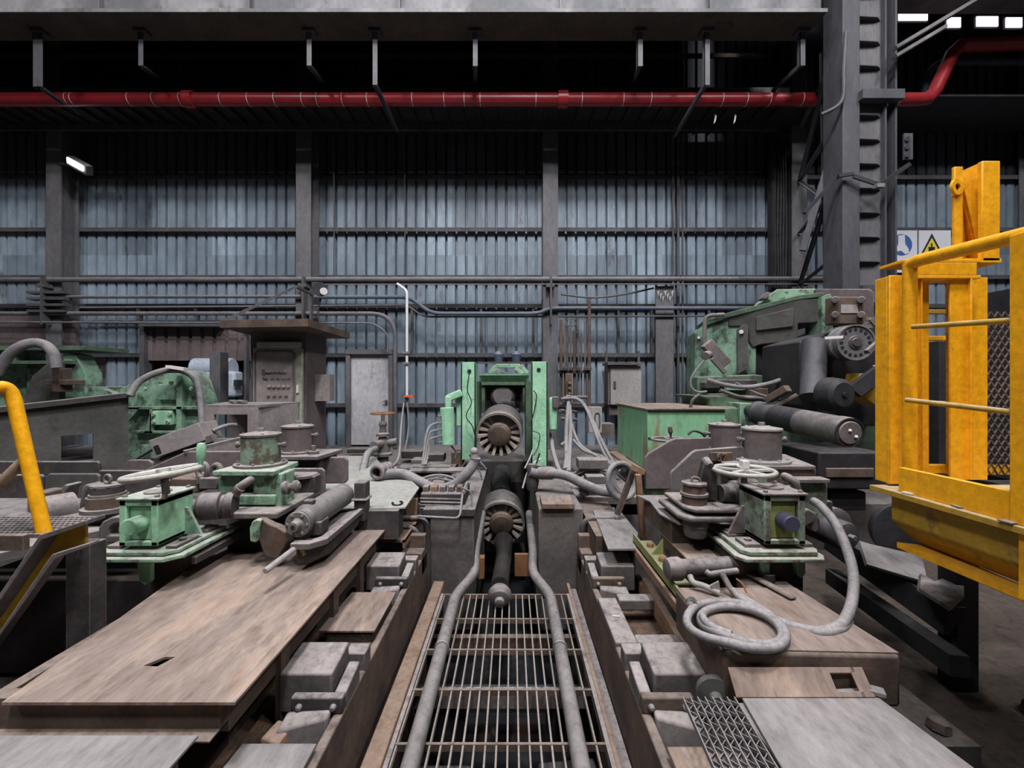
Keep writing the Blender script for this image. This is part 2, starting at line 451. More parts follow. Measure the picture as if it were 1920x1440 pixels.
b.build('foil_scrap', 'chromeshine', None, 'torn shiny foil hanging at the top of the short wall post', 'foil')
# wall conduits, vertical
b = MB()
for x, r in ((3.55, .022), (3.66, .03), (3.76, .018)): b.cyl((x, 9.4, .65), (x, 9.4, 9.0), r, n=10)
b.build('conduit_run', 'wallsteel', None, 'three brown vertical conduits climbing the wall right of the short post', 'conduit')
for px, lab in ((757, 'thin dark hanging cable in front of the wall left of the mill'), (624, 'thin rusty cable hanging beside the wall column behind the cabinet')):
    a = at(px, 240, 9.3); c = at(px + 2, 516, 9.3)
    MB().tube([a, a * .5 + c * .5 + Vector((.02, 0, 0)), c], .014, 6).build('hanging_cable', 'wallsteel', None, lab, 'cable', 'cables hanging down the wall')

# ---- crane runway girder
g = thing('crane_girder', 'long grey crane runway girder across the top of the picture', 'girder', (-4.5, 7.1, 8.0))
b = MB(); b.span((-14.4, 6.98, 8.03), (5.05, 7.02, 10.6)); b.build('web', 'crane', g)
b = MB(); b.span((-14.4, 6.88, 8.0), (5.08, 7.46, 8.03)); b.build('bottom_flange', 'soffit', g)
b = MB(); b.span((-14.4, 6.862, 7.985), (5.08, 6.882, 8.045)); b.build('flange_lip', 'crane', g)
b = MB(); b.span((-14.4, 6.8, 10.6), (5.05, 9.5, 10.63)); b.build('top_flange', 'soffit', g)  # reaches back to the wall as an added unseen deck blocking overhead light
for px in (470, 750, 1050, 1330, 190):
    x = (px - 960) / F * 6.95
    MB().span((x - .012, 6.9, 8.03), (x + .012, 6.98, 10.6)).build('stiffener', 'crane', g)
# unseen girder added above the frame to keep light off the right wall
g2 = thing('crane_girder', 'unseen girder added right of the crane column to shade the wall', 'girder', (10.5, 7.1, 8.6))
b = MB(); b.span((6.35, 6.98, 8.5), (14.4, 7.02, 10.6)); b.span((6.35, 6.88, 8.47), (14.4, 7.46, 8.5)); b.span((6.35, 6.8, 10.6), (14.4, 9.5, 10.63)); b.build('web', 'crane', g2)
# ---- maintenance walkway behind it
wk = thing('maintenance_walkway', 'dark maintenance walkway running along the wall above the red pipe', 'walkway', (-4.5, 8.6, 7.45))
b = MB(); b.span((-14.4, 8.19, 7.52), (14.4, 9.4, 7.56)); b.build('deck', 'blacksteel', wk)
b = MB(); b.span((-14.4, 8.14, 7.42), (5.3, 8.18, 7.66)); b.span((-14.4, 9.0, 7.36), (5.6, 9.05, 7.52)); b.build('edge_channel', 'cranedark', wk)
b = MB()
for i in range(60): x = -14.2 + i * .33; b.span((x, 8.2, 7.45), (x + .03, 9.35, 7.52))
b.build('joists', 'blacksteel', wk)
b = MB(); b.span((-14.4, 8.9, 8.82), (5.4, 8.95, 8.9)); b.span((-14.4, 9.1, 8.05), (5.4, 9.16, 8.2)); b.build('guard_rails', 'soffit', wk)
b = MB()
for i in range(44):
    x = random.uniform(-7, 5); z = random.uniform(7.28, 7.42); q = Vector((x, 8.08 + random.uniform(-.03, .0), z))
    b.prism([q, q + Vector((random.uniform(.02, .12), 0, random.uniform(-.02, .02))), q + Vector((random.uniform(.0, .08), -.01, random.uniform(-.10, -.02)))], (0, .006, 0))
b.build('torn_netting', 'greendark', wk)
g3 = MB(); g3.span((5.1, 7.6, 8.6), (6.3, 7.64, 10.6)); g3.build('light_gap_plate', 'crane', g2)  # added plate stops light passing through the gap at the girder end
for px, lab in ((1338, 'shiny foil scrap hanging from the walkway edge, left one'), (1375, 'shiny foil scrap hanging from the walkway edge, right one')):
    q = at(px, 232, 8.13)
    MB().prism([q, q + Vector((.04, 0, .05)), q + Vector((.06, 0, .16)), q + Vector((.03, .01, .20)), q + Vector((.02, 0, .1))], (.01, .02, 0)).build('foil_scrap', 'bluepale', None, lab, 'foil')
# ---- hangers under the girder
HG = 'bent angle hangers under the crane girder'
def hanger(px, py0, py1, dx, dy, lab, wdt=.09):
    a = at(px, py0, 7.25); a.z = 8.0
    p = at(px, py1, 7.25)
    t = thing('girder_hanger', lab, 'hanger', a, HG)
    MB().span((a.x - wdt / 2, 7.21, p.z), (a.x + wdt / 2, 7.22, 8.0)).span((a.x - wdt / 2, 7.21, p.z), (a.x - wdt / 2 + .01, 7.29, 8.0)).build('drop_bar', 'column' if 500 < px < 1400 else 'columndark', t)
    MB().box((a.x, 7.25, 7.97), (.2, .16, .05)).build('clamp', 'cranedark', t)
    q = at(px + dx, py1 + dy, 8.6)
    MB().beam(p + Vector((0, .03, .03)), q, .07, .012).beam(p + Vector((-.03, .03, .03)), q + Vector((-.03, 0, 0)), .012, .07).build('brace', 'cranedark', t)
hanger(75, 60, 165, 75, 50, 'wide girder hanger at the far left of the picture', .17)
hanger(267, 60, 126, 50, 34, 'faint short girder hanger second from the left')
hanger(581, 50, 126, 40, 46, 'short girder hanger above the column behind the cabinet')
hanger(704, 45, 162, 42, 84, 'long pale girder hanger crossing in front of the red pipe left of the mill')
hanger(891, 45, 127, 0, 40, 'short straight girder hanger above the mill')
hanger(1199, 55, 127, -15, 40, 'short girder hanger right of the mill above the beige box')
hanger(1324, 55, 162, -60, 95, 'long girder hanger with brace swept left, above the foil covered post')
hanger(1502, 55, 126, -70, 60, 'dark girder hanger next to the end of the girder')

# ---- red pipe
rp = thing('fire_pipe', 'glossy red pipe running the full width high under the girder', 'pipe', (0, 8.0, 7.2))
z = EYE + (720 - 187) / F * 8.0
pts = [(-13, 8, z), (8.05, 8, z)]
a1 = at(1745, 187, 8.0); a2 = at(1792, 85, 8.0); a3 = at(1960, 80, 8.0)
path = [Vector((-13, 8, z)), a1 + Vector((-.25, 0, 0)), a1 + Vector((-.06, 0, .02)), a1 + (a2 - a1) * .16, a1 + (a2 - a1) * .84, a2 + Vector((.1, 0, .0)), a2 + Vector((.3, 0, 0)), a3]
MB().tube(path, .115, 20).build('pipe_run', 'redpipe', rp)
for px in (357, 1055): x = (px - 960) / F * 8; MB().cyl((x - .09, 8, z), (x + .09, 8, z), .15, n=24).build('coupling', 'redpipe', rp)
for px in (120, 130, 237, 283, 334, 410, 462, 512, 564, 592, 640, 687, 772, 832, 870, 900, 1005, 1092, 1170, 1222, 1357, 1403, 1447, 1508, 1690):
    x = (px - 960) / F * 7.9; MB().cyl((x - .006, 8, z), (x + .006, 8, z), .1165, n=24).build('seam_highlight', 'tape', rp)  # pale rings paint in the light reflected at the seams and clamps

# ---- pipes along the wall
def pipe(path, r, mat, lab, sm=0, name='wall_pipe', cat='pipe', grp='pipes running along the wall', n=10):
    return MB().tube(path, r, n, smooth=sm).build(name, mat, None, lab, cat, grp)
def W(px, py, Y=9.0): return at(px, py, Y)
pipe([W(-40, 525), W(1560, 523)], .05, 'pipe', 'thick grey pipe along the wall, highest of the wall pipes')
pipe([W(590, 533, 9.05), W(1560, 532, 9.05)], .018, 'tape', 'thin pale pipe just under the highest thick wall pipe')
def bend(pts, k=5, cr=.1):
    out = [Vector(pts[0])]
    for i in range(1, len(pts) - 1):
        a, b_, c = Vector(pts[i - 1]), Vector(pts[i]), Vector(pts[i + 1])
        u = (a - b_).normalized() * min(cr, (a - b_).length * .45); v = (c - b_).normalized() * min(cr, (c - b_).length * .45)
        for j in range(k + 1):
            t = j / k; out.append((b_ + u) * (1 - t) ** 2 + b_ * 2 * t * (1 - t) + (b_ + v) * t ** 2)
    out.append(Vector(pts[-1])); return out
pipe([W(90, 557), W(565, 556)], .035, 'pipe', 'grey wall pipe left of the cabinet column, second from the top')
pipe(bend([W(588, 557), W(770, 557), W(806, 588), W(1010, 588), W(1030, 578), W(1560, 578)], cr=.25), .042, 'pipeblue', 'bluish wall pipe that dips down left of the mill and runs on to the right')
pipe(bend([W(150, 577, 9.1), W(560, 574, 9.1), W(765, 572, 9.1), W(792, 594, 9.1), W(1560, 592, 9.1)], cr=.2), .022, 'pipe', 'thin grey wall pipe dipping beside the bluish pipe')
pipe(bend([W(-40, 588), W(716, 588), W(741, 610), W(741, 838)], cr=.28), .045, 'pipe', 'grey wall pipe turning down into the floor right of the metal door')
pipe(bend([W(-40, 604, 8.9), W(700, 606, 8.9), W(727, 625, 8.9), W(727, 660, 8.9)], cr=.15), .02, 'pipe', 'thin pipe turning down above the metal door, lowest of the wall pipes')
wc = thing('white_conduit', 'white vertical conduit with orange end hanging left of the mill', 'conduit', W(763, 745, 8.8))
MB().tube(bend([W(745, 532, 8.9), W(763, 545, 8.8), W(763, 742, 8.8)], cr=.08), .028, 10).build('tube', 'whitepipe', wc)
MB().span(W(760, 741, 8.82), W(775, 745, 8.7)).build('orange_handle', 'orange', wc)
MB().cyl(W(763, 742, 8.8), W(763, 752, 8.8), .035).build('end_fitting', 'bolt', wc)
for py in (660, 680): MB().span(W(758, py, 8.9), W(768, py + 3, 8.74)).build('clip', 'bolt', wc)
pipe(catmull([W(763, 752, 8.8), W(766, 800, 8.7), W(757, 850, 8.3), W(735, 885, 7.6)], 6)[0], .02, 'hose', 'grey hose dropping from the white conduit to the floor', name='drop_hose', cat='hose')
# pipe brackets on columns
for px, lab in ((575, 'pipe support bracket on the column behind the cabinet'), (1034, 'pipe support bracket on the column behind the mill'), (92, 'stack of dark pipe brackets on the far left column')):
    c = W(px, 530, 9.02)
    b = MB(); b.span((c.x - .12, 8.88, c.z - .12), (c.x + .05, 9.08, c.z - .04)); b.span((c.x - .04, 8.88, c.z - .9), (c.x + .0, 9.06, c.z + .1))
    if px == 92:
        for j in range(4): b.span((c.x - .35, 8.9, c.z - .25 - .13 * j), (c.x + .45, 9.06, c.z - .2 - .13 * j))
    b.build('pipe_bracket', 'wallsteel', None, lab, 'bracket', 'brackets carrying the wall pipes')

# ---- windows high in the right corner
for i, (x0, x1, py) in enumerate(((1684, 1738, 27), (1775, 1800, 40), (1830, 1870, 38), (1885, 1915, 40))):
    a = at(x0, py + 12, 9.4); c = at(x1, py - 6, 9.4)
    fr = MB(); fr.span((a.x - .05, 9.4, a.z - .05), (c.x + .05, 9.48, c.z + .05)); f_ = fr.build('window_%d' % (i + 1), 'wallsteel', kind='structure')
    MB().span((a.x, 9.38, a.z), (c.x, 9.41, c.z)).build('pane', 'daypane', f_)
# ---- floodlight
fl = thing('floodlight', 'small lit white floodlight on the far left wall column', 'floodlight', at(140, 318, 8.9))
c = at(141, 308, 8.8)
MB().box(c + Vector((0, .10, .02)), (.46, .14, .2), (0.5, .5, 0)).build('housing', 'wallsteel', fl, bevel=.01)
MB().box(c, (.36, .03, .11), (0.5, .5, 0)).build('lens', 'lampglow', fl)
MB().beam(c + Vector((-.05, .12, 0)), (-9.76, 9.1, c.z + .2), .04, .04).build('arm', 'wallsteel', fl)

# ---- crane column
cc = thing('crane_column', 'big grey built-up crane column with triangular stiffener plates', 'column', (5.85, 7.25, .62))
X0, X1 = (1576 - 960) / F * 7.0, (1680 - 960) / F * 7.0
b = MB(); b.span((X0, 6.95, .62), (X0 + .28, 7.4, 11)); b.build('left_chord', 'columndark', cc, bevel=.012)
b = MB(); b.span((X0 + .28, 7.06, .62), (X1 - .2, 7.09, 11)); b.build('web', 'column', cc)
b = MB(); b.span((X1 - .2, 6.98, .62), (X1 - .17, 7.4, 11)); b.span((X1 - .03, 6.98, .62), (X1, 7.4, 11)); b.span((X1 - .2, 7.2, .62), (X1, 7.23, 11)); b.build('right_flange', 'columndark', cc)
for i in range(20):
    z = 3.6 + i * .40
    if abs(z - 6.75) < .1: continue
    MB().prism([(X0 + .285, 7.055, z), (X1 - .21, 7.055, z), (X0 + .60, 6.985, z), (X0 + .285, 6.96, z)], (0, 0, .012)).build('stiffener_plate', 'cranedark', cc)
b = MB(); b.span((X0 + .25, 6.86, 6.6), (X1 + .02, 7.0, 6.75)); b.build('cross_plate', 'cranedark', cc)
cb = MB(); cb.span((X0 + .29, 6.90, 3.32), (X1 + .02, 7.05, 3.6)); cb.build('seat_beam', 'cranedark', cc)
# lacing between crane column and wall column
lc = thing('column_lacing', 'dark diagonal lacing bars between wall column and crane column', 'bracing', (5.7, 8.2, 2.6))
zz = [3.0, 4.1, 5.2, 6.3, 7.4]
for i in range(4):
    a = Vector((X0 + .1, 7.45, zz[i] if i % 2 == 0 else zz[i + 1])); c = Vector((6.1, 9.05, zz[i + 1] if i % 2 == 0 else zz[i]))
    MB().beam(a, c, .09, .012).beam(a, c, .012, .09).build('diagonal', 'cranedark', lc)
for z in zz: MB().beam((X0 + .1, 7.45, z), (6.1, 9.05, z), .08, .02).build('strut', 'cranedark', lc)
lb = thing('girder_brace', 'long dark diagonal knee brace left of the crane column', 'brace', at(1500, 470, 7.6))
MB().beam(at(1505, 470, 7.6), at(1600, 150, 7.2), .09, .1).build('bar', 'columndark', lb)
MB().beam(at(1540, 100, 7.8), at(1548, 520, 7.8), .05, .05).build('rear_bar', 'cranedark', lb)
pipe([at(1586, 60, 6.93), at(1582, 130, 6.9), at(1578, 190, 6.9), at(1540, 215, 7.0)], .03, 'cranedark', 'bent dark cable duct beside the top of the crane column', 5, 'cable_duct', 'duct')
tr = thing('cable_ladder', 'dark cable ladder climbing the wall left of the crane column', 'cable ladder', (at(1465, 0, 9.2).x, 9.3, .7))
xa, xb = at(1450, 0, 9.2).x, at(1482, 0, 9.2).x
for x in (xa, xb): MB().span((x - .03, 9.2, .62), (x + .03, 9.35, 7.2)).build('side_rail', 'blacksteel', tr)
for i in range(26): z = .9 + i * .24; MB().span((xa, 9.28, z), (xb, 9.31, z + .03)).build('rung', 'blacksteel', tr)
b = MB()
for i in range(5): b.tube([(xa + .06 + i * .06 + .01 * math.sin(z * 3 + i), 9.24, z) for z in [.7 + j * .65 for j in range(11)]], .024, 6, smooth=2)
b.build('cable_bundle', 'blacksteel', tr)
# arms clamped on the column at y 340
ca = thing('cable_boom', 'dark cable arm clamped across the crane column', 'arm', at(1650, 345, 6.85))
MB().beam(at(1508, 400, 6.9), at(1572, 330, 6.93), .045, .05).build('arm', 'blacksteel', ca)
MB().beam(at(1572, 330, 6.88), at(1600, 326, 6.85), .04, .05).beam(at(1600, 330, 6.85), at(1650, 347, 6.8), .03, .06).build('arm', 'blacksteel', ca)
MB().beam(at(1645, 350, 6.8), at(1705, 308, 6.8), .05, .06).build('arm', 'blacksteel', ca)
MB().box(at(1648, 349, 6.75), (.12, .08, .06)).build('clamp', 'bolt', ca)
b = MB(); b.box(at(1702, 275, 6.9), (.14, .03, .42))
for j in range(3): b.cyl(at(1702, 260 + 15 * j, 6.88), at(1702, 260 + 15 * j, 6.84), .035, n=12)
b.build('perforated_bracket', 'cranedark', ca)
# roof struts at top right
rs = thing('roof_struts', 'pale diagonal roof struts at the top right behind the crane column', 'bracing', at(1750, 60, 8.6))
for (a, c) in (((1676, 92, 6.8), (1830, 0, 6.8)), ((1676, 108, 6.8), (1770, 52, 6.8)), ((1676, 150, 8.8), (1715, 120, 8.8)), ((1760, 150, 8.9), (1930, 60, 8.9))):
    MB().beam(at(*a), at(*c), .11, .05).build('strut', 'crane' if a[1] < 110 else 'cranedark', rs)
pipe(bend([at(1733, 175, 8.4), at(1737, 140, 8.4), at(1760, 117, 8.4), at(1960, 117, 8.4)], cr=.15), .06, 'pipeblue', 'dull blue pipe curving behind the red pipe at the top right')

# ---- safety signs (boots to be worn; warning triangle)
def Sgn(px, py, d=0): return at(px, py, 9.46 - d)
sg = thing('safety_sign', 'white sign with blue boot disc and Korean lettering beside the crane column', 'sign', Sgn(1693, 512))
MB().span(Sgn(1668, 511), Sgn(1720, 432) + Vector((0, .02, 0))).build('panel', 'signwhite', sg)
c = Sgn(1690, 459, .002)
MB().cyl(c, c + Vector((0, -.006, 0)), .235, n=40).build('blue_disc', 'signblue', sg)
bt = [(1684, 442), (1696, 440), (1697, 458), (1703, 466), (1704, 474), (1697, 477), (1689, 470), (1683, 472), (1680, 466), (1684, 458)]
MB().prism([Sgn(x, y, .012) for x, y in bt], (0, -.006, 0)).build('boot_symbol', 'signwhite', sg)
def text(body, loc, size, mat, parent, name='lettering', rot=(PI / 2, 0, 0), ext=.002):
    cu = bpy.data.curves.new(name, 'FONT'); cu.body = body; cu.size = size; cu.extrude = ext
    cu.align_x = 'CENTER'; cu.align_y = 'CENTER'; cu.materials.append(MATS[mat])
    o = bpy.data.objects.new(name, cu); COL.objects.link(o)
    M = Matrix.Translation(Vector(loc)) @ Euler(rot).to_matrix().to_4x4()
    bpy.context.view_layer.update()
    me = bpy.data.meshes.new_from_object(o); bpy.data.objects.remove(o)
    o = bpy.data.objects.new(name, me); COL.objects.link(o)
    if parent: o.parent = parent; M = MTX[parent.name].inverted() @ M
    o.matrix_local = M
    return o
text('안전화', Sgn(1688, 498, .01), .23, 'ink', sg)
sg = thing('warning_sign', 'white sign with yellow warning triangle behind the yellow platform rail', 'sign', Sgn(1750, 490))
MB().span(Sgn(1723, 505), Sgn(1783, 432) + Vector((0, .02, 0))).build('panel', 'signwhite', sg)
MB().prism([Sgn(1747, 438, .005), Sgn(1724, 482, .005), Sgn(1770, 482, .005)], (0, -.006, 0)).build('triangle_border', 'ink', sg)
MB().prism([Sgn(1747, 446, .015), Sgn(1729, 479, .015), Sgn(1765, 479, .015)], (0, -.006, 0)).build('yellow_triangle', 'signyellow', sg)
MB().span(Sgn(1741, 473, .025), Sgn(1753, 463, .03)).span(Sgn(1745.5, 463, .025), Sgn(1748.5, 456, .03)).build('load_symbol', 'ink', sg)
# ================================================================ BACK ROW
def box_px(b, x0, y0, x1, y1, Y, dep):
    """box whose front face fills the pixel rectangle at depth Y and goes back by dep"""
    a = at(x0, y1, Y); c = at(x1, y0, Y)
    return b.span(a, (c.x, Y + dep, c.z))
def poly_px(b, pts, Y, dep):
    return b.prism([at(x, y, Y) for x, y in pts], (0, dep, 0))

# ---- metal door in the wall
d = MB(); box_px(d, 655, 665, 729, 834, 9.38, .05); door = d.build('door_1', 'greydoor', kind='structure')
d = MB(); box_px(d, 648, 656, 656, 838, 9.3, .15); box_px(d, 728, 656, 736, 838, 9.3, .15); box_px(d, 648, 655, 736, 664, 9.28, .17)
d.build('door_frame', 'column', door)
MB().cyl(at(724, 752, 9.38), at(724, 752, 9.30), .03).beam(at(724, 752, 9.31), at(718, 753, 9.31), .02, .02).build('door_handle', 'chromeshine', door)

# ---- orange edged open door at the right
d = MB(); box_px(d, 1291, 652, 1296, 843, 8.9, .1); d.build('door_post', 'rustbeam', None, 'rusty orange door post behind the green machine', 'post')
d = MB(); box_px(d, 1297, 655, 1316, 843, 8.95, .04); d.build('white_door_leaf', 'beigebox', None, 'pale door leaf half hidden behind the green machine', 'door')

# ---- control cabinet with roof
cb = thing('control_cabinet', 'dusty control cabinet with button panel door under a flat rusty canopy', 'cabinet', (-3.7, 7.2, .62))
b = MB(); b.span((at(466, 0, 6.85).x, 6.9, .62), (-3.33, 7.65, at(0, 618, 6.9).z)); b.build('body', 'cabinetside', cb, bevel=.01)
b = MB(); box_px(b, 474, 652, 566, 830, 6.82, .07); b.build('door', 'cabinetdoor', cb, bevel=.012)
b = MB(); box_px(b, 480, 640, 562, 652, 6.80, .10); b.build('rain_cap', 'cabinetdoor', cb, bevel=.02)
dr = MB(); box_px(dr, 480, 660, 550, 800, 6.805, .016); dr = dr.build('button_panel', 'cabinet', cb, bevel=.01)
b = MB(); b.tube([at(x, y, 6.80) for x, y in ((478, 802), (478, 664), (482, 659), (546, 659), (551, 664), (551, 802))], .014, 8, closed=True)
b.build('gasket', 'cabinetside', cb)
rows = [(696, (500, 505, 512, 520, 527, 535)), (708, (498, 509, 520, 531, 541)), (724, (504, 513, 522, 531, 540)), (741, (503, 514, 525, 536))]
for ri, (py, xs) in enumerate(rows):
    for px in xs:
        r = .026 if ri in (0, 2) else .02
        MB().cyl(at(px, py, 6.805), at(px, py, 6.775), r, n=12).build('button', 'tooth' if ri in (0, 2) else 'bolt', cb)
b = MB(); box_px(b, 491, 692, 497, 702, 6.79, .02); box_px(b, 492, 706, 497, 711, 6.79, .02); b.build('switch_plate', 'cabinetside', cb)
b = MB(); box_px(b, 555, 722, 559, 737, 6.79, .04); b.build('handle', 'tape', cb, bevel=.004)
b = MB(); z = EYE + .79 * 1.0
ra = [at(411, 609, 6.3), at(577, 611, 6.0), at(656, 627, 6.9), at(470, 600, 8.2)]
zt = at(0, 609, 6.3).z
pts = [(at(408, 0, 6.3).x, 6.35), (at(577, 0, 6.2).x, 6.2), (at(656, 0, 7.9).x, 7.9), (-4.6, 7.9)]
b.plate(pts, 2.84, 2.95); b.build('canopy', 'brownsteel', cb)
b = MB(); b.beam(at(415, 604, 6.4), at(556, 537, 7.2), .04, .04).beam(at(556, 537, 7.2), at(585, 552, 7.6), .05, .04).beam(at(585, 550, 7.6), at(583, 605, 7.6), .07, .03)
b.build('canopy_stay', 'wallsteel', cb)
b = MB(); b.span((-3.325, 7.2, at(0, 752, 7.2).z), (at(618, 0, 7.2).x, 7.4, at(0, 702, 7.2).z)); b.build('side_box', 'cabinet', cb)
# clock like gauge heads above
ll = thing('wall_lamp', 'small round lamp hanging on the column above the cabinet canopy', 'lamp', at(605, 560, 8.4))
MB().lathe(at(603, 545, 8.5), (.2, -1, 0), [(0, .05), (.1, .14), (.14, .14)], 20).build('hood', 'blacksteel', ll)
MB().cyl(at(607, 546, 8.36), at(607, 546, 8.34), .07).build('lens', 'tape', ll)
pipe([at(601, 560, 8.5), at(596, 590, 8.45), at(604, 620, 8.4), at(597, 640, 8.4)], .02, 'blacksteel', 'dark looped cable beside the lamp above the cabinet canopy', 5, 'lamp_cable', 'cable', None)

# ---- desk like steel box in front of the cabinet
bx = thing('steel_box', 'dusty steel table box with a square opening in front of the control cabinet', 'box', (-2.95, 5.6, .62))
x0, x1, xm = at(384, 0, 5.2).x, at(484, 0, 5.2).x, at(541, 0, 5.8).x
zt = at(0, 764, 5.2).z
b = MB(); b.plate([(x0, 5.2), (at(489, 0, 5.2).x, 5.2), (xm + .01, 6.1), (x0 - .35, 6.1)], zt, zt + .03); b.build('top', 'greyplate', bx)
b = MB()
oz1, oz0 = at(0, 777, 5.2).z, at(0, 822, 5.2).z; ox0, ox1 = at(401, 0, 5.2).x, at(464, 0, 5.2).x
b.span((x0, 5.2, oz1), (x1, 5.24, zt)); b.span((x0, 5.2, .62), (ox0, 5.24, oz1)); b.span((ox1, 5.2, .62), (x1, 5.24, oz1)); b.span((ox0, 5.2, .62), (ox1, 5.24, oz0))
b.hexa([(x1, 5.2, .62), (x1, 5.24, .62), (xm, 6.05, .62), (xm + .03, 6.0, .62), (x1, 5.2, zt), (x1, 5.24, zt), (xm, 6.05, zt), (xm + .03, 6.0, zt)])
b.span((x0 - .3, 6.05, .62), (xm, 6.1, zt)); b.span((ox0 + .25, 5.45, .62), (ox0 + .3, 5.6, oz1)); b.build('housing', 'cabinet', bx)
for i, (a, c) in enumerate((((432, 737), (441, 753)), ((449, 742), (462, 750)), ((438, 752), (458, 742)))):
    p, q = at(*a, 5.7), at(*c, 5.45); p.z = q.z = zt + .055; MB().cyl(p, q, .022, n=12).build('rod', 'bolt', None, ('thin steel rod lying on the steel table box, leftmost', 'thin steel rod lying on the steel table box, rightmost', 'short rod lying across two others on the steel table box')[i], 'rod', 'rods on the steel box')

# ---- opening in the sheet wall with shutter and pale machines behind
b = MB(); box_px(b, 275, 668, 462, 745, 9.44, .03); b.build('wall_opening', 'black', kind='structure')
sh = MB(); pr = corrugated(at(270, 0, 9.2).x, at(458, 0, 9.2).x, 0, 0, 9.2, .26, .17, .05)
z0, z1 = at(0, 676, 9.2).z, at(0, 614, 9.2).z; n = len(pr)
sh.add([(x, y, z0) for x, y in pr] + [(x, y, z1) for x, y in pr], [(i, i + 1, n + i + 1, n + i) for i in range(n - 1)])
sh.build('corrugated_shutter', 'cabinetside', None, 'brown corrugated shutter panel above the opening left of the cabinet', 'panel')
b = MB(); box_px(b, 261, 607, 270, 745, 9.1, .2); box_px(b, 262, 606, 412, 612, 9.0, .3); box_px(b, 457, 600, 462, 830, 9.1, .1); b.build('shutter_surround', 'wallsteel', None, 'grey steel frame around the brown shutter panel', 'frame')
b = MB()
for px in (258, 366, 458): box_px(b, px - 3, 573, px + 3, 606, 9.2, .1)
box_px(b, 160, 570, 480, 574, 9.15, .15)
b.build('rail_post', 'wallsteel', None, 'low rail with short posts above the shutter panel', 'rail')
vm = thing('motor_unit', 'pale blue rounded motor unit seen through the wall opening', 'motor', at(400, 745, 9.1))
b = MB(); p = at(362, 0, 9.0).x; q = at(434, 0, 9.0).x; b.cyl((p, 9.05, at(0, 690, 9).z), (q, 9.05, at(0, 690, 9).z), .21, n=32, ch=.02); b.build('top_cover', 'bluepale', vm)
b = MB(); box_px(b, 372, 696, 440, 745, 8.85, .3); b.build('body', 'bluepale', vm, bevel=.05)
b = MB(); box_px(b, 438, 712, 445, 724, 8.8, .2); b.build('bracket', 'blacksteel', vm)
b = MB(); box_px(b, 393, 660, 413, 755, 6.9, .2); b.build('grey_post', 'column', None, 'dark grey square post behind the steel table box', 'post')

# ---- green gearbox left
gb = thing('green_gearbox', 'large mint green gearbox with ribs behind the grey parapet', 'gearbox', at(305, 850, 6.4))
b = MB(); poly_px(b, [(233, 862), (236, 722), (268, 718), (272, 702), (352, 694), (366, 712), (382, 758), (380, 850), (330, 868)], 6.4, .35); b.build('casing', 'greenmachine', gb, bevel=.02)
for (x0, y0, x1, y1) in ((236, 762, 376, 768), (246, 808, 330, 813), (280, 764, 284, 812), (330, 700, 340, 862), (262, 835, 300, 860), (244, 735, 256, 762)):
    b = MB(); box_px(b, x0, y0, x1, y1, 6.3, .12); b.build('rib', 'greenmachine', gb, bevel=.006)
b = MB(); box_px(b, 286, 770, 320, 797, 6.28, .14); b.build('cover', 'mint', gb, bevel=.01)
b = MB(); box_px(b, 293, 720, 330, 750, 6.33, .1); b.build('inspection_cover', 'greenmachine', gb, bevel=.01)
for (x, y) in ((273, 729), (289, 777), (320, 776), (289, 791), (316, 791), (322, 718), (360, 729)):
    MB().hexbolt(at(x, y, 6.28), (0, -1, 0), .03, .03).build('bolt', 'mintdirty', gb)
MB().prism([at(238, 764, 6.3), at(262, 764, 6.3), at(240, 790, 6.3)], (0, .1, 0)).prism([at(270, 812, 6.3), at(285, 764, 6.3), at(286, 812, 6.3)], (0, .05, 0)).build('gusset', 'greenmachine', gb)
pipe([at(243, 742, 5.9), at(262, 715, 6), at(300, 697, 6.1), at(334, 694, 6.2), at(358, 703, 6.25), at(372, 724, 6.25), at(377, 760, 6.2), at(379, 800, 6.1)], .045, 'hose', 'thick grey hose arching over the green gearbox', 6, 'arched_hose', 'hose', None, 14)
MB().box(at(332, 690, 6.1), (.26, .10, .04), (0, .15, 0)).build('hose_clamp', 'tape', None, 'small pale bracket holding the hose over the green gearbox', 'clamp')
# ---- green machine far left
gm = thing('green_winder', 'tall dirty green machine at the far left under an arched hose', 'machine', at(70, 810, 7.2))
b = MB(); box_px(b, -60, 648, 160, 656, 7.0, .8); box_px(b, -60, 676, 120, 682, 6.9, .5); b.build('shelf_beams', 'greendark', gm)
b = MB(); box_px(b, -60, 656, 50, 800, 7.3, .3); box_px(b, 50, 690, 150, 800, 7.2, .4); poly_px(b, [(118, 660), (140, 664), (160, 700), (164, 805), (120, 805)], 7.1, .3); b.build('panels', 'greenmachine', gm, bevel=.01)
b = MB(); poly_px(b, [(45, 745), (60, 705), (90, 680), (110, 677), (112, 800), (45, 800)], 6.8, .1); b.build('guard', 'greyer', gm, bevel=.01)
b = MB(); box_px(b, 85, 712, 125, 722, 6.6, .3); box_px(b, 97, 690, 112, 735, 6.6, .2); b.build('valve_block', 'brownsteel', gm, bevel=.01)
b = MB(); box_px(b, -60, 656, 30, 676, 7.1, .2); b.build('dark_recess', 'greendark', gm)
b = MB(); box_px(b, 165, 725, 243, 760, 7.0, .6); poly_px(b, [(170, 752), (190, 728), (210, 735), (228, 760)], 6.9, .2); b.build('low_casing', 'greenmachine', gm, bevel=.01)
b = MB(); box_px(b, 144, 670, 168, 760, 7.4, .3); b.build('brown_post', 'cabinetside', gm)
pipe([at(-5, 700, 6.3), at(18, 664, 6.3), at(50, 645, 6.35), at(80, 645, 6.4), at(100, 662, 6.4), at(106, 690, 6.4)], .07, 'hose', 'very thick grey hose arching over the far left green machine', 6, 'arched_hose', 'hose', None, 14)
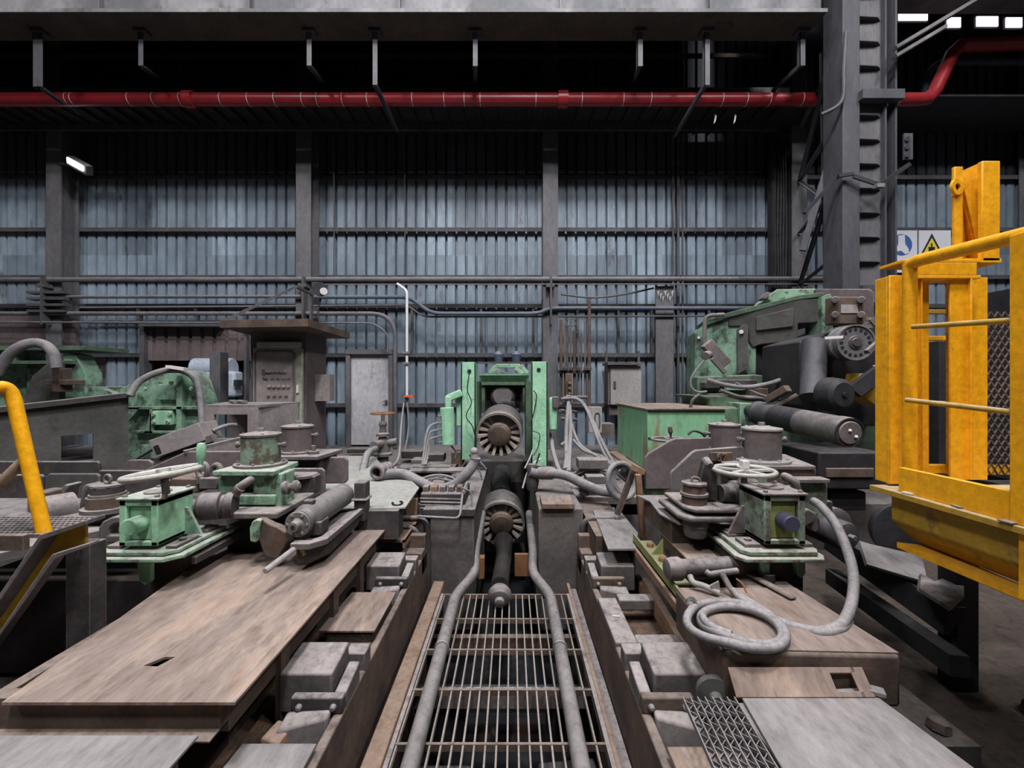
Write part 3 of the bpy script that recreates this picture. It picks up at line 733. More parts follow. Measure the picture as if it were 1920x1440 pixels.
# sheets hung on far left of the wall
b = MB()
for (x0, y0, x1, y1) in ((-40, 590, 88, 650), (95, 600, 140, 690)): box_px(b, x0, y0, x1, y1, 9.3, .1)
b.build('brown_panel', 'cabinetside', None, 'brown stained panels on the wall at the far left', 'panel')

# ---- grey parapet with window hole
pw = thing('grey_parapet', 'dark grey steel parapet with a square hole and a thick cap', 'parapet', (-5.6, 5.5, .62))
A = at(-60, 775, 4.9); B = at(241, 740, 6.0)
def pp(t, z, off=0):
    q = A.lerp(B, t); dn = Vector((B.y - A.y, -(B.x - A.x), 0)).normalized(); q = q + dn * off; q.z = z; return q
dn = Vector((B.y - A.y, -(B.x - A.x), 0)).normalized()
t0, t1 = .53, .745
def pq(ta, za, tb, zb, th=.06):
    b = MB(); b.prism([pp(ta, za[0]), pp(tb, zb[0]), pp(tb, zb[1]), pp(ta, za[1])], dn * -th); return b
zt = lambda t: A.z + (B.z - A.z) * t - .03
zl = lambda t: .62
b = MB()
for ta, tb, lo, hi in ((0, t0, None, None), (t1, 1, None, None), (t0, t1, 'top', None), (t0, t1, None, 'bot')):
    if lo is None and hi is None: z = (.62, zt(ta), .62, zt(tb))
    elif lo: z = (at(0, 815, 5.6).z, zt(ta), at(0, 815, 5.6).z, zt(tb))
    else: z = (.62, at(0, 865, 5.6).z, .62, at(0, 865, 5.6).z)
    b.prism([pp(ta, z[0]), pp(tb, z[2]), pp(tb, z[3]), pp(ta, z[1])], dn * -.06)
b.build('panel', 'greyer', pw)
MB().prism([pp(-.02, zt(0), .08), pp(1.01, zt(1), .08), pp(1.01, zt(1) + .06, .08), pp(-.02, zt(0) + .06, .08)], dn * -.3).build('cap', 'dustydark', pw)

# ---- tilted grey cover box
tb = thing('tilted_cover', 'grey rectangular cover box tilted up beside the steel table box', 'cover', at(350, 850, 4.7))
A_ = at(351, 822, 4.7); R_ = Euler((0, -.36, .12)).to_matrix().to_4x4()
b = MB(Matrix.Translation(A_) @ R_); b.box((0, 0, 0), (.52, .34, .20)); b.build('box', 'cabinet', tb, bevel=.006)
b = MB(Matrix.Translation(A_) @ R_); b.box((-.21, -.172, -.02), (.05, .01, .09)); b.build('slot', 'black', tb)
b = MB(Matrix.Translation(A_) @ R_); b.box((-.05, -.1, -.13), (.66, .05, .05)); b.box((.28, -.12, -.10), (.1, .08, .07)); b.box((.0, .1, -.32), (.06, .06, .55)); b.build('support_bar', 'dusty', tb)
pipe([at(400, 808, 4.75), at(415, 801, 4.8), at(430, 797, 4.9), at(442, 797, 5.0)], .022, 'hose', 'short grey hose leading from the tilted cover into the steel table box', 5, 'short_hose', 'hose', None)
pipe([at(255, 862, 5.2), at(305, 832, 4.9)], .015, 'blacksteel', 'thin dark rod propping the tilted cover box', 1, 'prop_rod', 'rod', None)

# ---- gate valve by the door
gv = thing('gate_valve', 'grey gate valve with a horizontal handwheel in front of the metal door', 'valve', at(718, 850, 7.0))
c = at(718, 775, 7.0)
b = MB(); b.torus(c, (0, 0, 1), .19, .014, 32, 8)
for a in range(3): q = a * 2 * PI / 3; b.cyl(c, c + Vector((math.cos(q) * .19, math.sin(q) * .19, 0)), .012, n=6)
b.build('handwheel', 'rustbolt', gv)
b = MB(); b.cyl(c + Vector((0, 0, .02)), c + Vector((0, 0, -.15)), .03, n=12); b.lathe(at(718, 790, 7.0), (0, 0, -1), [(0, .05), (.05, .07), (.1, .05), (.18, .06), (.2, .11), (.24, .11), (.25, .06), (.35, .1), (.5, .12), (.52, .15), (.56, .15)], 20); b.build('body', 'dusty', gv)
b = MB(); b.cyl(at(718, 832, 7.0), at(745, 828, 7.0), .06); b.cyl(at(718, 832, 7.0), at(700, 836, 6.7), .07); b.cyl(at(718, 836, 7), at(718, 866, 7), .09); b.build('flanges', 'dusty', gv)
pipe([at(704, 842, 6.6), at(690, 850, 6.1), at(683, 870, 5.9), at(678, 898, 5.5)], .05, 'hose', 'grey hose from the gate valve bending down behind the pale plates', 5, 'valve_hose', 'hose', None, 12)
# ---- floor boxes and plates behind left
b = MB(); b.plate([(at(600, 0, 6.9).x, 6.9), (at(700, 0, 6.9).x, 6.9), (at(738, 0, 5.6).x, 5.5), (at(585, 0, 5.3).x, 5.3)], .80, .84); b.build('pale_floor_plate', 'paleplate', None, 'pale grey walkway plate in front of the metal door', 'plate')

# ---- beige wall box, small box and pipework right of the mill
wb = thing('wall_box', 'beige electrical wall box with sloped cap beside the pipe cluster', 'box', at(1173, 760, 9.0))
b = MB(); box_px(b, 1145, 686, 1203, 759, 9.0, .4); b.build('body', 'beigebox', wb, bevel=.008)
b = MB(); box_px(b, 1140, 679, 1205, 684, 8.9, .55); b.build('cap', 'dusty', wb)
b = MB(); box_px(b, 1151, 715, 1155, 728, 8.97, .05); b.build('lock', 'wallsteel', wb)
b = MB(); box_px(b, 1140, 686, 1146, 759, 9.05, .35); box_px(b, 1142, 760, 1160, 778, 9.1, .3); b.build('side', 'cabinetside', wb)
b = MB()
for px in (1137, 1198): box_px(b, px - 2, 658, px + 2, 680, 9.2, .05)
b.build('hanging_strap', 'wallsteel', wb)
sb = thing('small_wall_box', 'small pale box with an oval window beside the hose bundle', 'box', at(1115, 812, 8.0))
b = MB(); box_px(b, 1104, 763, 1129, 812, 8.0, .25); b.build('body', 'beigebox', sb, bevel=.01)
b = MB(); b.tube([at(x, y, 7.99) for x, y in ((1116, 778), (1120, 774), (1124, 778), (1124, 800), (1120, 804), (1116, 800))], .012, 8, closed=True, smooth=3); b.build('window_rim', 'wallsteel', sb)
b = MB(); box_px(b, 1128, 795, 1152, 822, 8.2, .4); b.build('junction_box', 'dusty', None, 'low grey junction box on the floor under the beige wall box', 'box')
# vertical pipe cluster
pc = thing('pipe_manifold', 'cluster of rusty vertical pipes held by a cross clamp right of the mill', 'manifold', at(1080, 760, 8.2))
for i, (px, y0, y1, r) in enumerate(((1052, 600, 760, .03), (1059, 605, 755, .02), (1063, 610, 750, .03), (1070, 600, 752, .018), (1077, 620, 755, .03), (1085, 640, 760, .02), (1090, 625, 748, .018), (1097, 600, 765, .02), (1105, 560, 760, .03))):
    MB().cyl(at(px, y0, 8.3), at(px, y1, 8.3), r, n=8).build('pipe', 'brownsteel' if i % 2 == 0 else 'pipe', pc)
b = MB(); box_px(b, 1048, 694, 1107, 700, 8.2, .15); b.build('clamp_bar', 'dustydark', pc)
for px in (1053, 1061, 1071, 1084, 1098, 1105): MB().hexbolt(at(px, 694, 8.15), (0, 0, 1), .04, .06).build('clamp_nut', 'dustydark', pc)
b = MB(); box_px(b, 1060, 700, 1072, 748, 8.15, .15); b.build('valve_body', 'brownsteel', pc, bevel=.02)
for i in range(3): MB().hexbolt(at(1068, 718 + 10 * i, 8.13), (0, -1, 0), .03, .04).build('bolt', 'rustbolt', pc)
b = MB()
for (x0, y0, x1, y1) in ((1060, 622, 1088, 624), (1062, 608, 1064, 630), (1078, 604, 1080, 630), (1062, 597, 1080, 599), (1062, 610, 1080, 612)): box_px(b, x0, y0, x1, y1, 8.3, .03)
b.build('lamp_cage', 'greendark', pc)
b = MB(); b.cyl(at(1060, 745, 7.2), at(1100, 745, 7.6), .03, n=10); b.cyl(at(1050, 757, 7.2), at(1095, 757, 7.6), .03, n=10); b.cyl(at(1050, 770, 7.2), at(1080, 772, 7.6), .03, n=10); b.cyl(at(1050, 785, 7.2), at(1080, 787, 7.6), .03, n=10)
b.build('branch_pipes', 'dusty', pc)
# valve heads left side near the small tank
# ---- green electrical chest
gc = thing('green_chest', 'mint green steel chest with rust streaked side and dusty lid', 'chest', (2.05, 5.7, .62))
zt = at(0, 768, 5.0).z; xl = at(1214, 0, 5.0).x; xb = at(1158, 0, 6.5).x
b = MB(); b.prism([(xl, 5.0, .98), (2.5, 5.0, .98), (2.62, 6.4, .98), (xb, 6.5, .98)], (0, 0, zt - .98)); b.build('body', 'greenbox', gc, bevel=.006)
b = MB(); b.plate([(xl - .02, 4.97), (2.52, 4.97), (2.65, 6.42), (xb - .03, 6.52)], zt, zt + .012); b.build('lid', 'rustplate', gc)
b = MB(); b.beam((xl - .05, 4.98, .96), (xb - .08, 6.5, .96), .12, .03); b.beam((xl - .05, 4.98, .96), (2.5, 4.98, .96), .1, .03); b.build('base_flange', 'rustbeam', gc)
b = MB(); b.prism([(xl + .07, 5.1, .62), (2.4, 5.1, .62), (2.5, 6.3, .62), (xb + .1, 6.4, .62)], (0, 0, .34)); b.build('plinth', 'greendark', gc)
b = MB(); b.span((xl + .004, 4.985, zt - .33), (2.48, 4.996, zt - .322)); b.build('panel_seam', 'greendark', gc)
# ================================================================ MILL STAND, SPINDLES, PIT
CX = -.09
ms = thing('mill_stand', 'mint green mill stand with two upright posts and a cross beam', 'mill stand', (CX, 6.2, .62))
def post(x0, x1, ytop, ybot, Y):
    b = MB(); box_px(b, x0, ytop, x1, ybot, Y, .03)
    box_px(b, x0, ytop, x0 + 3, ybot, Y, .22); box_px(b, x1 - 3, ytop, x1, ybot, Y, .22); return b
post(864, 892, 679, 862, 6.2).build('left_post', 'mint', ms, bevel=.004)
post(996, 1027, 678, 874, 6.2).build('right_post', 'mint', ms, bevel=.004)
MB().cyl(at(1010, 693, 6.2), at(1010, 693, 6.185), .028, n=16).cyl(at(880, 696, 6.2), at(880, 696, 6.185), .028, n=16).build('post_hole', 'black', ms)
b = MB(); box_px(b, 897, 703, 993, 716, 6.5, .05); box_px(b, 897, 700, 993, 704, 6.4, .2); b.build('cross_beam', 'mint', ms, bevel=.004)
b = MB(); box_px(b, 895, 679, 1000, 682, 6.3, .04); b.build('top_bar', 'wallsteel', ms)
b = MB()
for a, c in (((918, 700), (930, 686)), ((930, 686), (975, 686)), ((975, 686), (990, 700)), ((925, 700), (936, 692)), ((966, 690), (982, 702))): b.beam(at(*a, 6.6), at(*c, 6.6), .06, .06)
b.build('yoke', 'mintdirty', ms, bevel=.008)
b = MB(); b.span(at(893, 800, 6.35), at(903, 716, 6.9)); b.span(at(986, 860, 6.35), at(996, 716, 6.9)); b.build('inner_guide', 'greendark', ms)
b = MB()
for s in (905, 985): b.beam(at(s, 770, 7.1), at(s, 716, 7.1), .12, .08)
box_px(b, 900, 716, 990, 722, 7.0, .3); b.build('rear_frame', 'greendark', ms)
for px in (935, 968):
    MB().lathe(at(px, 690, 7.0), (0, 0, 1), [(0, .09), (.06, .09), (.09, .06), (.22, .08), (.27, .05), (.28, 0)], 16).build('lubricator', 'pipeblue', ms)
# left side bracket
b = MB(); box_px(b, 834, 742, 846, 768, 6.15, .12); b.beam(at(838, 748, 6.2), at(866, 736, 6.2), .08, .11); box_px(b, 855, 737, 870, 800, 6.25, .12); b.build('side_bracket', 'mint', ms, bevel=.02)
b = MB(); box_px(b, 1030, 745, 1045, 808, 6.2, .16); b.build('side_cylinder', 'mint', ms, bevel=.03)
b = MB(); box_px(b, 1036, 744, 1048, 765, 6.15, .2); b.build('valve_head', 'dusty', ms, bevel=.01)
# cables on the posts
pipe([at(880, 700, 6.15), at(876, 730, 6.12), at(884, 755, 6.12), at(874, 780, 6.1), at(886, 800, 6.1), at(892, 825, 6.1)], .008, 'blacksteel', 'thin black cable looping down the left mill post', 6, 'post_cable', 'cable', None, 6)
pipe([at(1000, 732, 6.15), at(1006, 745, 6.12), at(998, 785, 6.12), at(990, 800, 6.1)], .008, 'blacksteel', 'thin black cable curling on the right mill post', 6, 'post_cable', 'cable', None, 6)
pipe([at(998, 808, 6.15), at(1012, 815, 6.12), at(1008, 840, 6.12), at(1000, 855, 6.1)], .007, 'blacksteel', 'thin cable loop low on the right mill post', 6, 'post_cable', 'cable', None, 6)
# small green accumulator tank
tk = thing('lubricant_tank', 'small mint green cylindrical tank with hoses beside the left mill post', 'tank', at(841, 834, 5.9))
MB().cyl(at(840, 833, 5.9), at(838, 764, 5.9), .095, n=32, ch=.006).build('tank', 'mint', tk)
for py in (780, 793, 805, 817, 829): MB().cyl(at(828, py, 5.85), at(821, py + 1, 5.8), .013, n=10).build('port', 'bolt', tk)
for i in range(4):
    py = 780 + 13 * i
    if i == 0: continue
    pipe([at(821, py, 5.8), at(808 - i, py + 6, 5.7), at(797 + 2 * i, py + 25, 5.6), at(789 + 3 * i, 872, 5.4)], .017, 'hose', ('', 'grey hose curving from the green tank, outermost', 'grey hose curving from the green tank, middle', 'grey hose curving from the green tank, innermost')[i], 6, 'tank_hose', 'hose', 'hoses of the small green tank', 8)
pipe([at(846, 836, 5.9), at(855, 848, 5.9), at(852, 862, 5.8)], .012, 'blacksteel', 'thin black cable below the small green tank', 5, 'tank_cable', 'cable', None, 6)

# ---- spindles with toothed couplings
SG = 'toothed coupling spindles of the mill'
def spindle(c, lab, tail, bodyl=.62, mat='spindle'):
    t = thing('coupling_spindle', lab, 'spindle', c, SG)
    ax = Vector((tail[0], 1, tail[1])).normalized()
    R = .325
    MB().lathe(c, ax, [(.06, .30), (.10, R), (.16, R + .008), (.18, R + .008), (.20, R - .01), (bodyl * .55, R - .01), (bodyl * .62, R - .03), (bodyl * .8, R * .72), (bodyl, R * .5)], 48).build('sleeve', mat, t)
    MB().ring(c + ax * .0, ax, R, R - .03, .07, 48).build('rim', 'tooth', t)
    # splined bore: radial teeth
    for i in range(16):
        q = 2 * PI * i / 16 + .1
        u = Vector((math.cos(q), 0, math.sin(q))); s_ = Vector((-math.sin(q), 0, math.cos(q)))
        p = []
        for yy in (0.0, .16):
            for (r_, h_) in ((.155, .014), (.155, -.014), (.305, -.026), (.305, .026)):
                p.append(c + u * r_ + s_ * h_ + ax * (yy + (.03 if r_ < .2 else 0)))
        MB().hexa([p[0], p[1], p[2], p[3], p[4], p[5], p[6], p[7]]).build('tooth', 'tooth', t, bevel=.004)
    MB().lathe(c, ax, [(.13, .30), (.15, .30)], 32).build('bore', 'greasy', t)
    MB().lathe(c, -ax, [(-.13, .165), (.02, .165), (.035, .15), (.035, .142), (.06, .142), (.065, .13), (.065, 0)], 40).build('hub', 'brownsteel', t)
    for q in (.4, 2.4, 4.6): MB().cyl(c - ax * .066 + Vector((math.cos(q) * .09, 0, math.sin(q) * .09)), c - ax * .064 + Vector((math.cos(q) * .09, 0, math.sin(q) * .09)) - ax * .003, .012, n=10).build('hub_hole', 'black', t)
    e = c + ax * bodyl
    MB().lathe(e, ax, [(-.05, .17), (.05, .16), (.06, .18), (.10, .18), (.12, .165), (1.0, .165)], 32).build('shaft', mat if mat == 'greasy' else 'darkroller', t)
    return t
c1 = at(936, 815, 6.0); c2 = at(940, 982, 5.9)
spindle(Vector((c1.x, 6.0, c1.z)), 'upper toothed coupling spindle between the green mill posts', (.07, .27), .78)
spindle(Vector((c2.x, 5.9, c2.z)), 'lower toothed coupling spindle down in the pit', (-.02, .20), .74)
# back plate of the upper spindle
bp_ = thing('bearing_housing', 'dark octagonal bearing housing behind the upper spindle', 'housing', at(945, 770, 7.3))
c = at(943, 742, 7.3); MB().lathe(c, (0, 1, 0), [(-.12, .20), (-.05, .24), (0, .42), (.12, .42)], 8).build('plate', 'dustydark', bp_, bevel=.01)
MB().lathe(c - Vector((0, .15, 0)), (0, 1, 0), [(-.1, .15), (0, .2), (.12, .22)], 28).build('boss', 'roller', bp_)
for q in range(6):
    a = q * PI / 3 + .3; MB().hexbolt(c + Vector((math.cos(a) * .34, -.01, math.sin(a) * .34)), (0, -1, 0), .03, .04).build('bolt', 'dusty', bp_)
# chute shaft with ball end
ds = thing('drain_shaft', 'dark bent shaft with a polished ball end above the pit grating', 'shaft', (-.11, 3.9, .0))
b = MB(); b.tube([at(944, 1016, 5.7), at(945, 1036, 4.9), at(942, 1062, 4.4), at(937, 1098, 3.98)], .075, 20, smooth=6, radii=[.13, .09, .082, .085]); b.build('arm', 'greasy', ds)
c = at(937, 1117, 3.86); ax = (Vector((c.x, c.y, c.z)) - at(942, 1060, 4.3)).normalized(); ax = Vector((0, -1, -.35)).normalized()
MB().lathe(c - ax * .07, ax, [(-.02, .05), (.0, .08), (.04, .105), (.08, .108), (.11, .09), (.125, .055), (.125, .045), (.16, .045), (.17, .03), (.17, 0)], 32).build('ball_end', 'roller', ds)
# hydraulic ram block under lower spindle
b = MB(); box_px(b, 900, 1036, 985, 1075, 6.3, .4); b.build('spindle_cradle', 'greasy', None, 'greasy dark cradle block beneath the lower spindle', 'block', bevel=.02)
# thin pale pipes beside the lower spindle
for k, (p, lab) in enumerate(((((985, 900), (1000, 870), (1015, 860)), 'thin pale pipe beside the lower spindle, upper'), (((980, 915), (990, 885), (1008, 870)), 'thin pale pipe beside the lower spindle, lower'), (((885, 862), (898, 880), (905, 905)), 'thin pale pipe between left post and lower spindle'))):
    pipe([at(x, y, 5.6) for x, y in p], .012, 'tape' if k < 2 else 'hose', lab, 5, 'oil_pipe', 'pipe', 'thin oil pipes beside the lower spindle', 8)

# ---- foundation blocks beside the spindle pit
fb = thing('foundation_block', 'dark concrete foundation block left of the spindle pit', 'block', (-.6, 4.6, -.3))
MB().span((-.83, 4.32, -.5), (-.385, 6.4, .70)).build('block', 'concrete', fb, bevel=.015)
MB().span((-.90, 4.30, .66), (-.37, 6.4, .74)).build('cap_plate', 'dustydark', fb, bevel=.01)
fb = thing('foundation_block', 'dark concrete foundation block right of the spindle pit', 'block', (.5, 4.6, -.3))
MB().span((.27, 4.32, -.5), (.72, 7.6, .74)).build('block', 'concrete', fb, bevel=.015)
MB().span((.30, 4.28, .74), (.63, 4.62, .80)).build('cap_plate', 'rustplate', fb, bevel=.01)
MB().span((-.37, 7.4, -1.2), (.30, 7.5, .3)).build('wall_pit', 'pit', kind='structure')
MB().span((-.36, 4.6, -.1), (-.30, 4.7, .12)).build('orange_bracket', 'rustbolt', None, 'rusty orange bracket at the left of the spindle pit', 'bracket')
b = MB(); b.span((.03, 4.75, -.14), (.25, 4.8, .10)); b.build('orange_plate', 'rustbolt', None, 'dirty orange plate right of the bent shaft in the pit', 'plate')
# L pipes over the blocks
LPG = 'bent pipe pairs running down beside the foundation blocks'
for i, (r, x, zt_, yy) in enumerate(((.03, -.84, .66, 4.25), (.03, -.93, .58, 4.22))):
    pipe(bend([(x - .32, yy, zt_), (x, yy, zt_), (x, yy, -.15), (x + .12, yy - .1, -.2)], cr=.13, k=8), r, 'dustydark', ('outer bent pipe beside the left foundation block', 'inner bent pipe beside the left foundation block')[i], 1, 'bent_pipe', 'pipe', LPG, 12)
for i, (r, x, zt_, yy) in enumerate(((.03, .70, .66, 4.25), (.03, .79, .58, 4.22))):
    pipe(bend([(x + .32, yy, zt_), (x, yy, zt_), (x, yy, -.15)], cr=.13, k=8), r, 'dustydark', ('inner bent pipe beside the right foundation block', 'outer bent pipe beside the right foundation block')[i], 1, 'bent_pipe', 'pipe', LPG, 12)

# ---- pit floor, water and cross members under the grating
MB().span((-.80, 1.2, -.95), (.62, 6.9, -.93)).build('pit_water', 'water', None, 'dark shiny water at the bottom of the pit under the grating', 'water')
for i, (y0, y1, z, m_) in enumerate(((1.68, 1.78, -.30, 'brownsteel'), (2.12, 2.17, -.2, 'brownsteel'), (2.5, 2.72, -.55, 'blacksteel'), (3.05, 3.10, -.2, 'dusty'), (3.4, 3.55, -.5, 'blacksteel'), (3.78, 3.84, -.25, 'brownsteel'))):
    b = MB(); b.span((-.78, y0, z - .12), (.60, y1, z)); b.build('cross_beam', m_, None, ('rusty beam under the grating, nearest the camera', 'rusty beam under the grating, second from the front', 'wide dark beam under the middle of the grating', 'pale thin beam under the grating', 'dark beam under the far half of the grating', 'rusty beam under the far edge of the grating')[i], 'beam', 'cross beams under the pit grating')
for i, (x, y, s) in enumerate(((-.45, 2.5, .2), (.35, 2.55, .18), (.42, 3.2, .15), (-.5, 3.2, .14), (.4, 1.95, .2))):
    MB().box((x, y, -.5), (s * 2, s * 1.4, .3), (0, 0, .1 * i)).build('pit_block', 'blacksteel', None, ('dark block under the left of the grating', 'dark block under the right of the grating', 'small block under the far right of the grating', 'small block under the far left of the grating', 'dark block under the near right of the grating')[i], 'block', 'blocks down in the pit', bevel=.02)
b = MB()
b.tube([(.05 + random.uniform(-.02, .02), 2.0 + i * .05, -.55 + random.uniform(-.01, .02)) for i in range(8)], .07, 12, smooth=3); b.build('wrapped_bundle', 'chromeshine', None, 'shiny wet wrapped bundle lying under the near part of the grating', 'bundle')

# ---- pit grating
gr = thing('pit_grating', 'rusty steel bar grating over the pit in front of the mill', 'grating', (CX, 2.8, 0))
X0g, X1g, Y0g, Y1g = -.66, .53, 1.35, 4.05
xs = []
x = X0g + .02
while x < X1g: xs.append(x); x += .0615
for x in xs: MB().span((x - .005, Y0g, -.03), (x + .005, Y1g, .0)).build('bearing_bar', 'tooth', gr)
yy = 4.05 - .42 * 0
for i in range(7):
    y = 4.05 - .42 * i
    MB().span((X0g, y - .008, -.035), (X1g, y + .008, .004)).build('cross_bar', 'brownsteel', gr)
for s in (X0g, X1g): MB().span((s - .012, Y0g, -.05), (s + .012, Y1g, .012)).build('edge_bar', 'dusty', gr)
# pipes lying along the grating
PG = 'long grey pipes lying on the pit grating'
def long_pipe(x, sgn, lab):
    pts = bend([(x, 1.3, .045), (x, 3.95, .045), (x - sgn * .10, 4.22, .06), (x - sgn * .15, 4.33, .1), (x - sgn * .13, 4.5, .22), (x - sgn * .13, 5.6, .30)], cr=.12, k=6)
    o = MB().tube(pts, .048, 16).build('long_pipe', 'roller', None, lab, 'pipe', PG)
    for y in (1.98, 3.15): MB().cyl((x, y, .045), (x, y + .02, .045), .055, n=20).build('pipe_joint', 'dusty', o)
long_pipe(-.52, -1, 'long grey pipe lying on the left of the pit grating')
long_pipe(.355, 1, 'long grey pipe lying on the right of the pit grating')

MB().span((-.78, 1.1, -.12), (-.675, 4.25, .04)).build('pit_side_beam', 'rustbeam', None, 'rusty beam along the left edge of the pit grating', 'beam', bevel=.01)
MB().span((.542, 1.1, -.14), (.57, 4.25, .02)).build('pit_side_beam', 'rustbeam', None, 'thin rusty beam along the right edge of the pit grating', 'beam', bevel=.005)
MB().span((.572, 1.1, -.14), (.636, 4.25, -.04)).build('dark_ledge', 'dustydark', None, 'dark ledge between the grating and the right track frame', 'ledge')
MB().beam((.42, 2.02, .01), (.50, 1.85, .012), .008, .006).build('paper_strip', 'paper', None, 'white paper strip lying on the right end of the grating', 'strip')
MB().box((.0, 2.2, -.7), (.6, .5, .1)).build('pit_plate', 'greasy', None, 'wet dark plate low in the pit under the grating', 'plate')

# ---- track frames with wedge clamps
def track_frame(s, xin, lab):
    t = thing('track_frame', lab, 'frame', (xin + s * .3, 2.8, -.9))
    MB().span((xin, 1.0, -.9), (xin + s * .05, 4.22, .36)).build('side_web', 'brownsteel', t, bevel=.01)
    b = MB(); b.span((xin + s * .05, 1.0, .0), (xin + s * .5, 4.2, .24))
    for y in (2.62, 3.96): b.span((xin + s * .05, y, .2), (xin + s * .42, y + .10, .36))
    b.build('bed', 'rustrubble', t, bevel=.012)
    return t
XL, XR = -.84, .645
track_frame(-1, XL, 'long left track frame carrying the wedge clamps')
track_frame(1, XR, 'long right track frame carrying the wedge clamps')
CGRP = 'wedge clamps on the two track frames'
def clamp_unit(s, xin, y, lab, mats=('dusty', 'dustydark', 'dusty')):
    t = thing('wedge_clamp', lab, 'clamp', (xin + s * .2, y, .30), CGRP)
    X = lambda v: xin + s * v
    MB().hexa([(X(.09), y, .30), (X(.37), y, .30), (X(.37), y + .24, .30), (X(.09), y + .24, .30), (X(.085), y - .005, .51), (X(.36), y - .005, .51), (X(.36), y + .24, .53), (X(.09), y + .24, .53)]).build('clamp_block', mats[0], t, bevel=.012)
    MB().span((X(.0), y - .085, .36), (X(.26), y - .04, .445)).build('retainer_bar', mats[1], t, bevel=.01)
    for v in (.045, .215): MB().lathe((X(v), y - .085, .40), (0, -1, 0), [(0, .016), (.012, .016), (.02, .008), (.02, 0)], 12).build('bolt', 'bolt', t)
    MB().hexa([(X(0), y - .04, .36), (X(.07), y - .04, .36), (X(.07), y + .16, .36), (X(0), y + .16, .36), (X(0), y - .04, .44), (X(.06), y - .04, .44), (X(.06), y + .16, .47), (X(0), y + .16, .47)]).build('side_bar', mats[0], t, bevel=.008)
    MB().span((X(0), y + .24, .34), (X(.12), y + .34, .46)).build('stop_lug', mats[0], t, bevel=.008)
    MB().hexa([(X(.052), y - .17, .22), (X(.29), y - .21, .22), (X(.27), y - .09, .22), (X(.052), y - .09, .22), (X(.052), y - .135, .385), (X(.28), y - .18, .355), (X(.27), y - .09, .385), (X(.052), y - .09, .395)]).build('wedge', mats[2], t, bevel=.012)
    return t
c_ = clamp_unit(-1, XL, 2.20, 'wedge clamp on the left track frame, nearest the camera')
dup(c_, Vector((c_.location.x, 3.50, c_.location.z)), 'wedge clamp on the left track frame, farther one beside the rusty plate')
c_ = clamp_unit(1, XR, 2.20, 'wedge clamp on the right track frame, nearest the camera', ('dusty', 'brownsteel', 'dusty'))
dup(c_, Vector((c_.location.x, 3.50, c_.location.z)), 'wedge clamp on the right track frame, farther one below the grey hatch plate')
PGp = 'cover pads between the clamps'
def pad(s, xin, y0, y1, z, lab, mat='rustplate', hole=False):
    X = lambda v: xin + s * v
    t = thing('cover_pad', lab, 'plate', (X(.2), y0, z - .1), PGp)
    if hole:
        b = MB(); b.span((X(.0), y0, .34), (X(.14), y1, z - .03)); b.span((X(.14), y0, .34), (X(.42), y0 + .09, z - .03)); b.span((X(.14), y1 - .1, .34), (X(.42), y1, z)); b.span((X(.14), y0 + .09, .20), (X(.42), y1 - .1, .22))
        b.build('hollow_frame', 'dusty', t, bevel=.012)
    else:
        MB().prism([(X(.03), y0, z - .015), (X(.385), y0, z - .015), (X(.36), y1, z - .015), (X(.03), y1, z - .015)], (0, 0, .015)).build('top_plate', mat, t, bevel=.003)
        MB().span((X(.05), y0 + .01, z - .11), (X(.36), y1 - .02, z - .015)).build('block', 'rubble', t, bevel=.02)
pad(-1, XL, 2.70, 3.20, .44, 'flat dusty cover pad on the left track frame between two clamps')
pad(-1, XL, 1.40, 1.90, .40, 'flat cover pad on the left track frame at the bottom edge of the picture', 'greyplate')
pad(1, XR, 2.66, 3.22, .42, 'hollow block with a square hole between the clamps of the right track frame', hole=True)
pad(1, XR, 1.35, 1.86, .42, 'flat rusty cover pad on the right track frame at the bottom edge', 'rustplate')
for s, xin, lab in ((-1, XL, 'upright stop plate at the far end of the left track frame'), (1, XR, 'upright stop plate at the far end of the right track frame')):
    b = MB(); b.span((xin, 4.12, .2), (xin + s * .23, 4.2, .54)); b.span((xin, 3.98, .2), (xin + s * .26, 4.12, .42)); b.build('stop_plate', 'brownsteel', None, lab, 'plate', 'stop plates at the far ends of the track frames', bevel=.01)
MB().box((.72, 2.95, .395), (.05, .012, .004), (0, 0, -.1)).build('paper_scrap', 'paper', None, 'tiny white paper scrap on the hollow block of the right frame', 'scrap')
b = MB(); b.span((.66, 3.9, -.1), (.8, 4.1, .30)); b.build('anchor_block', 'dustydark', None, 'dark anchor block at the foot of the right foundation block', 'block', bevel=.01)

for i, (x, y, z, s_, mt) in enumerate(((-1.02, 1.99, .27, .05, 'rubble'), (-1.12, 2.02, .27, .06, 'rustbolt'), (-1.15, 3.3, .27, .05, 'rustbolt'), (-1.0, 3.34, .27, .04, 'rubble'), (.98, 2.52, .27, .05, 'rubble'), (.86, 3.36, .27, .04, 'rustbolt'), (-1.2, 2.6, .26, .05, 'rustbolt'), (-1.1, 2.56, .26, .04, 'rubble'))):
    MB().lathe((x, y, z - .03), (.2, .1 * (i % 3), 1), [(0, s_), (s_ * .5, s_ * 1.1), (s_ * 1.0, s_ * .7), (s_ * 1.3, 0)], 7).build('scale_lump', mt, None, ('rusty scale lump on the left track frame' if x < 0 else 'rusty scale lump on the right track frame'), 'debris', 'lumps of scale on the left track frame' if x < 0 else 'lumps of scale on the right track frame')
MB().hexa([(-1.19, 2.0, .30), (-1.08, 1.96, .30), (-1.05, 2.08, .30), (-1.16, 2.12, .30), (-1.18, 2.0, .34), (-1.08, 1.97, .34), (-1.06, 2.07, .35), (-1.15, 2.1, .35)]).build('rust_chunk', 'rustbeam', None, 'pinkish rusty chunk beside the nearest left wedge clamp', 'debris', bevel=.008)
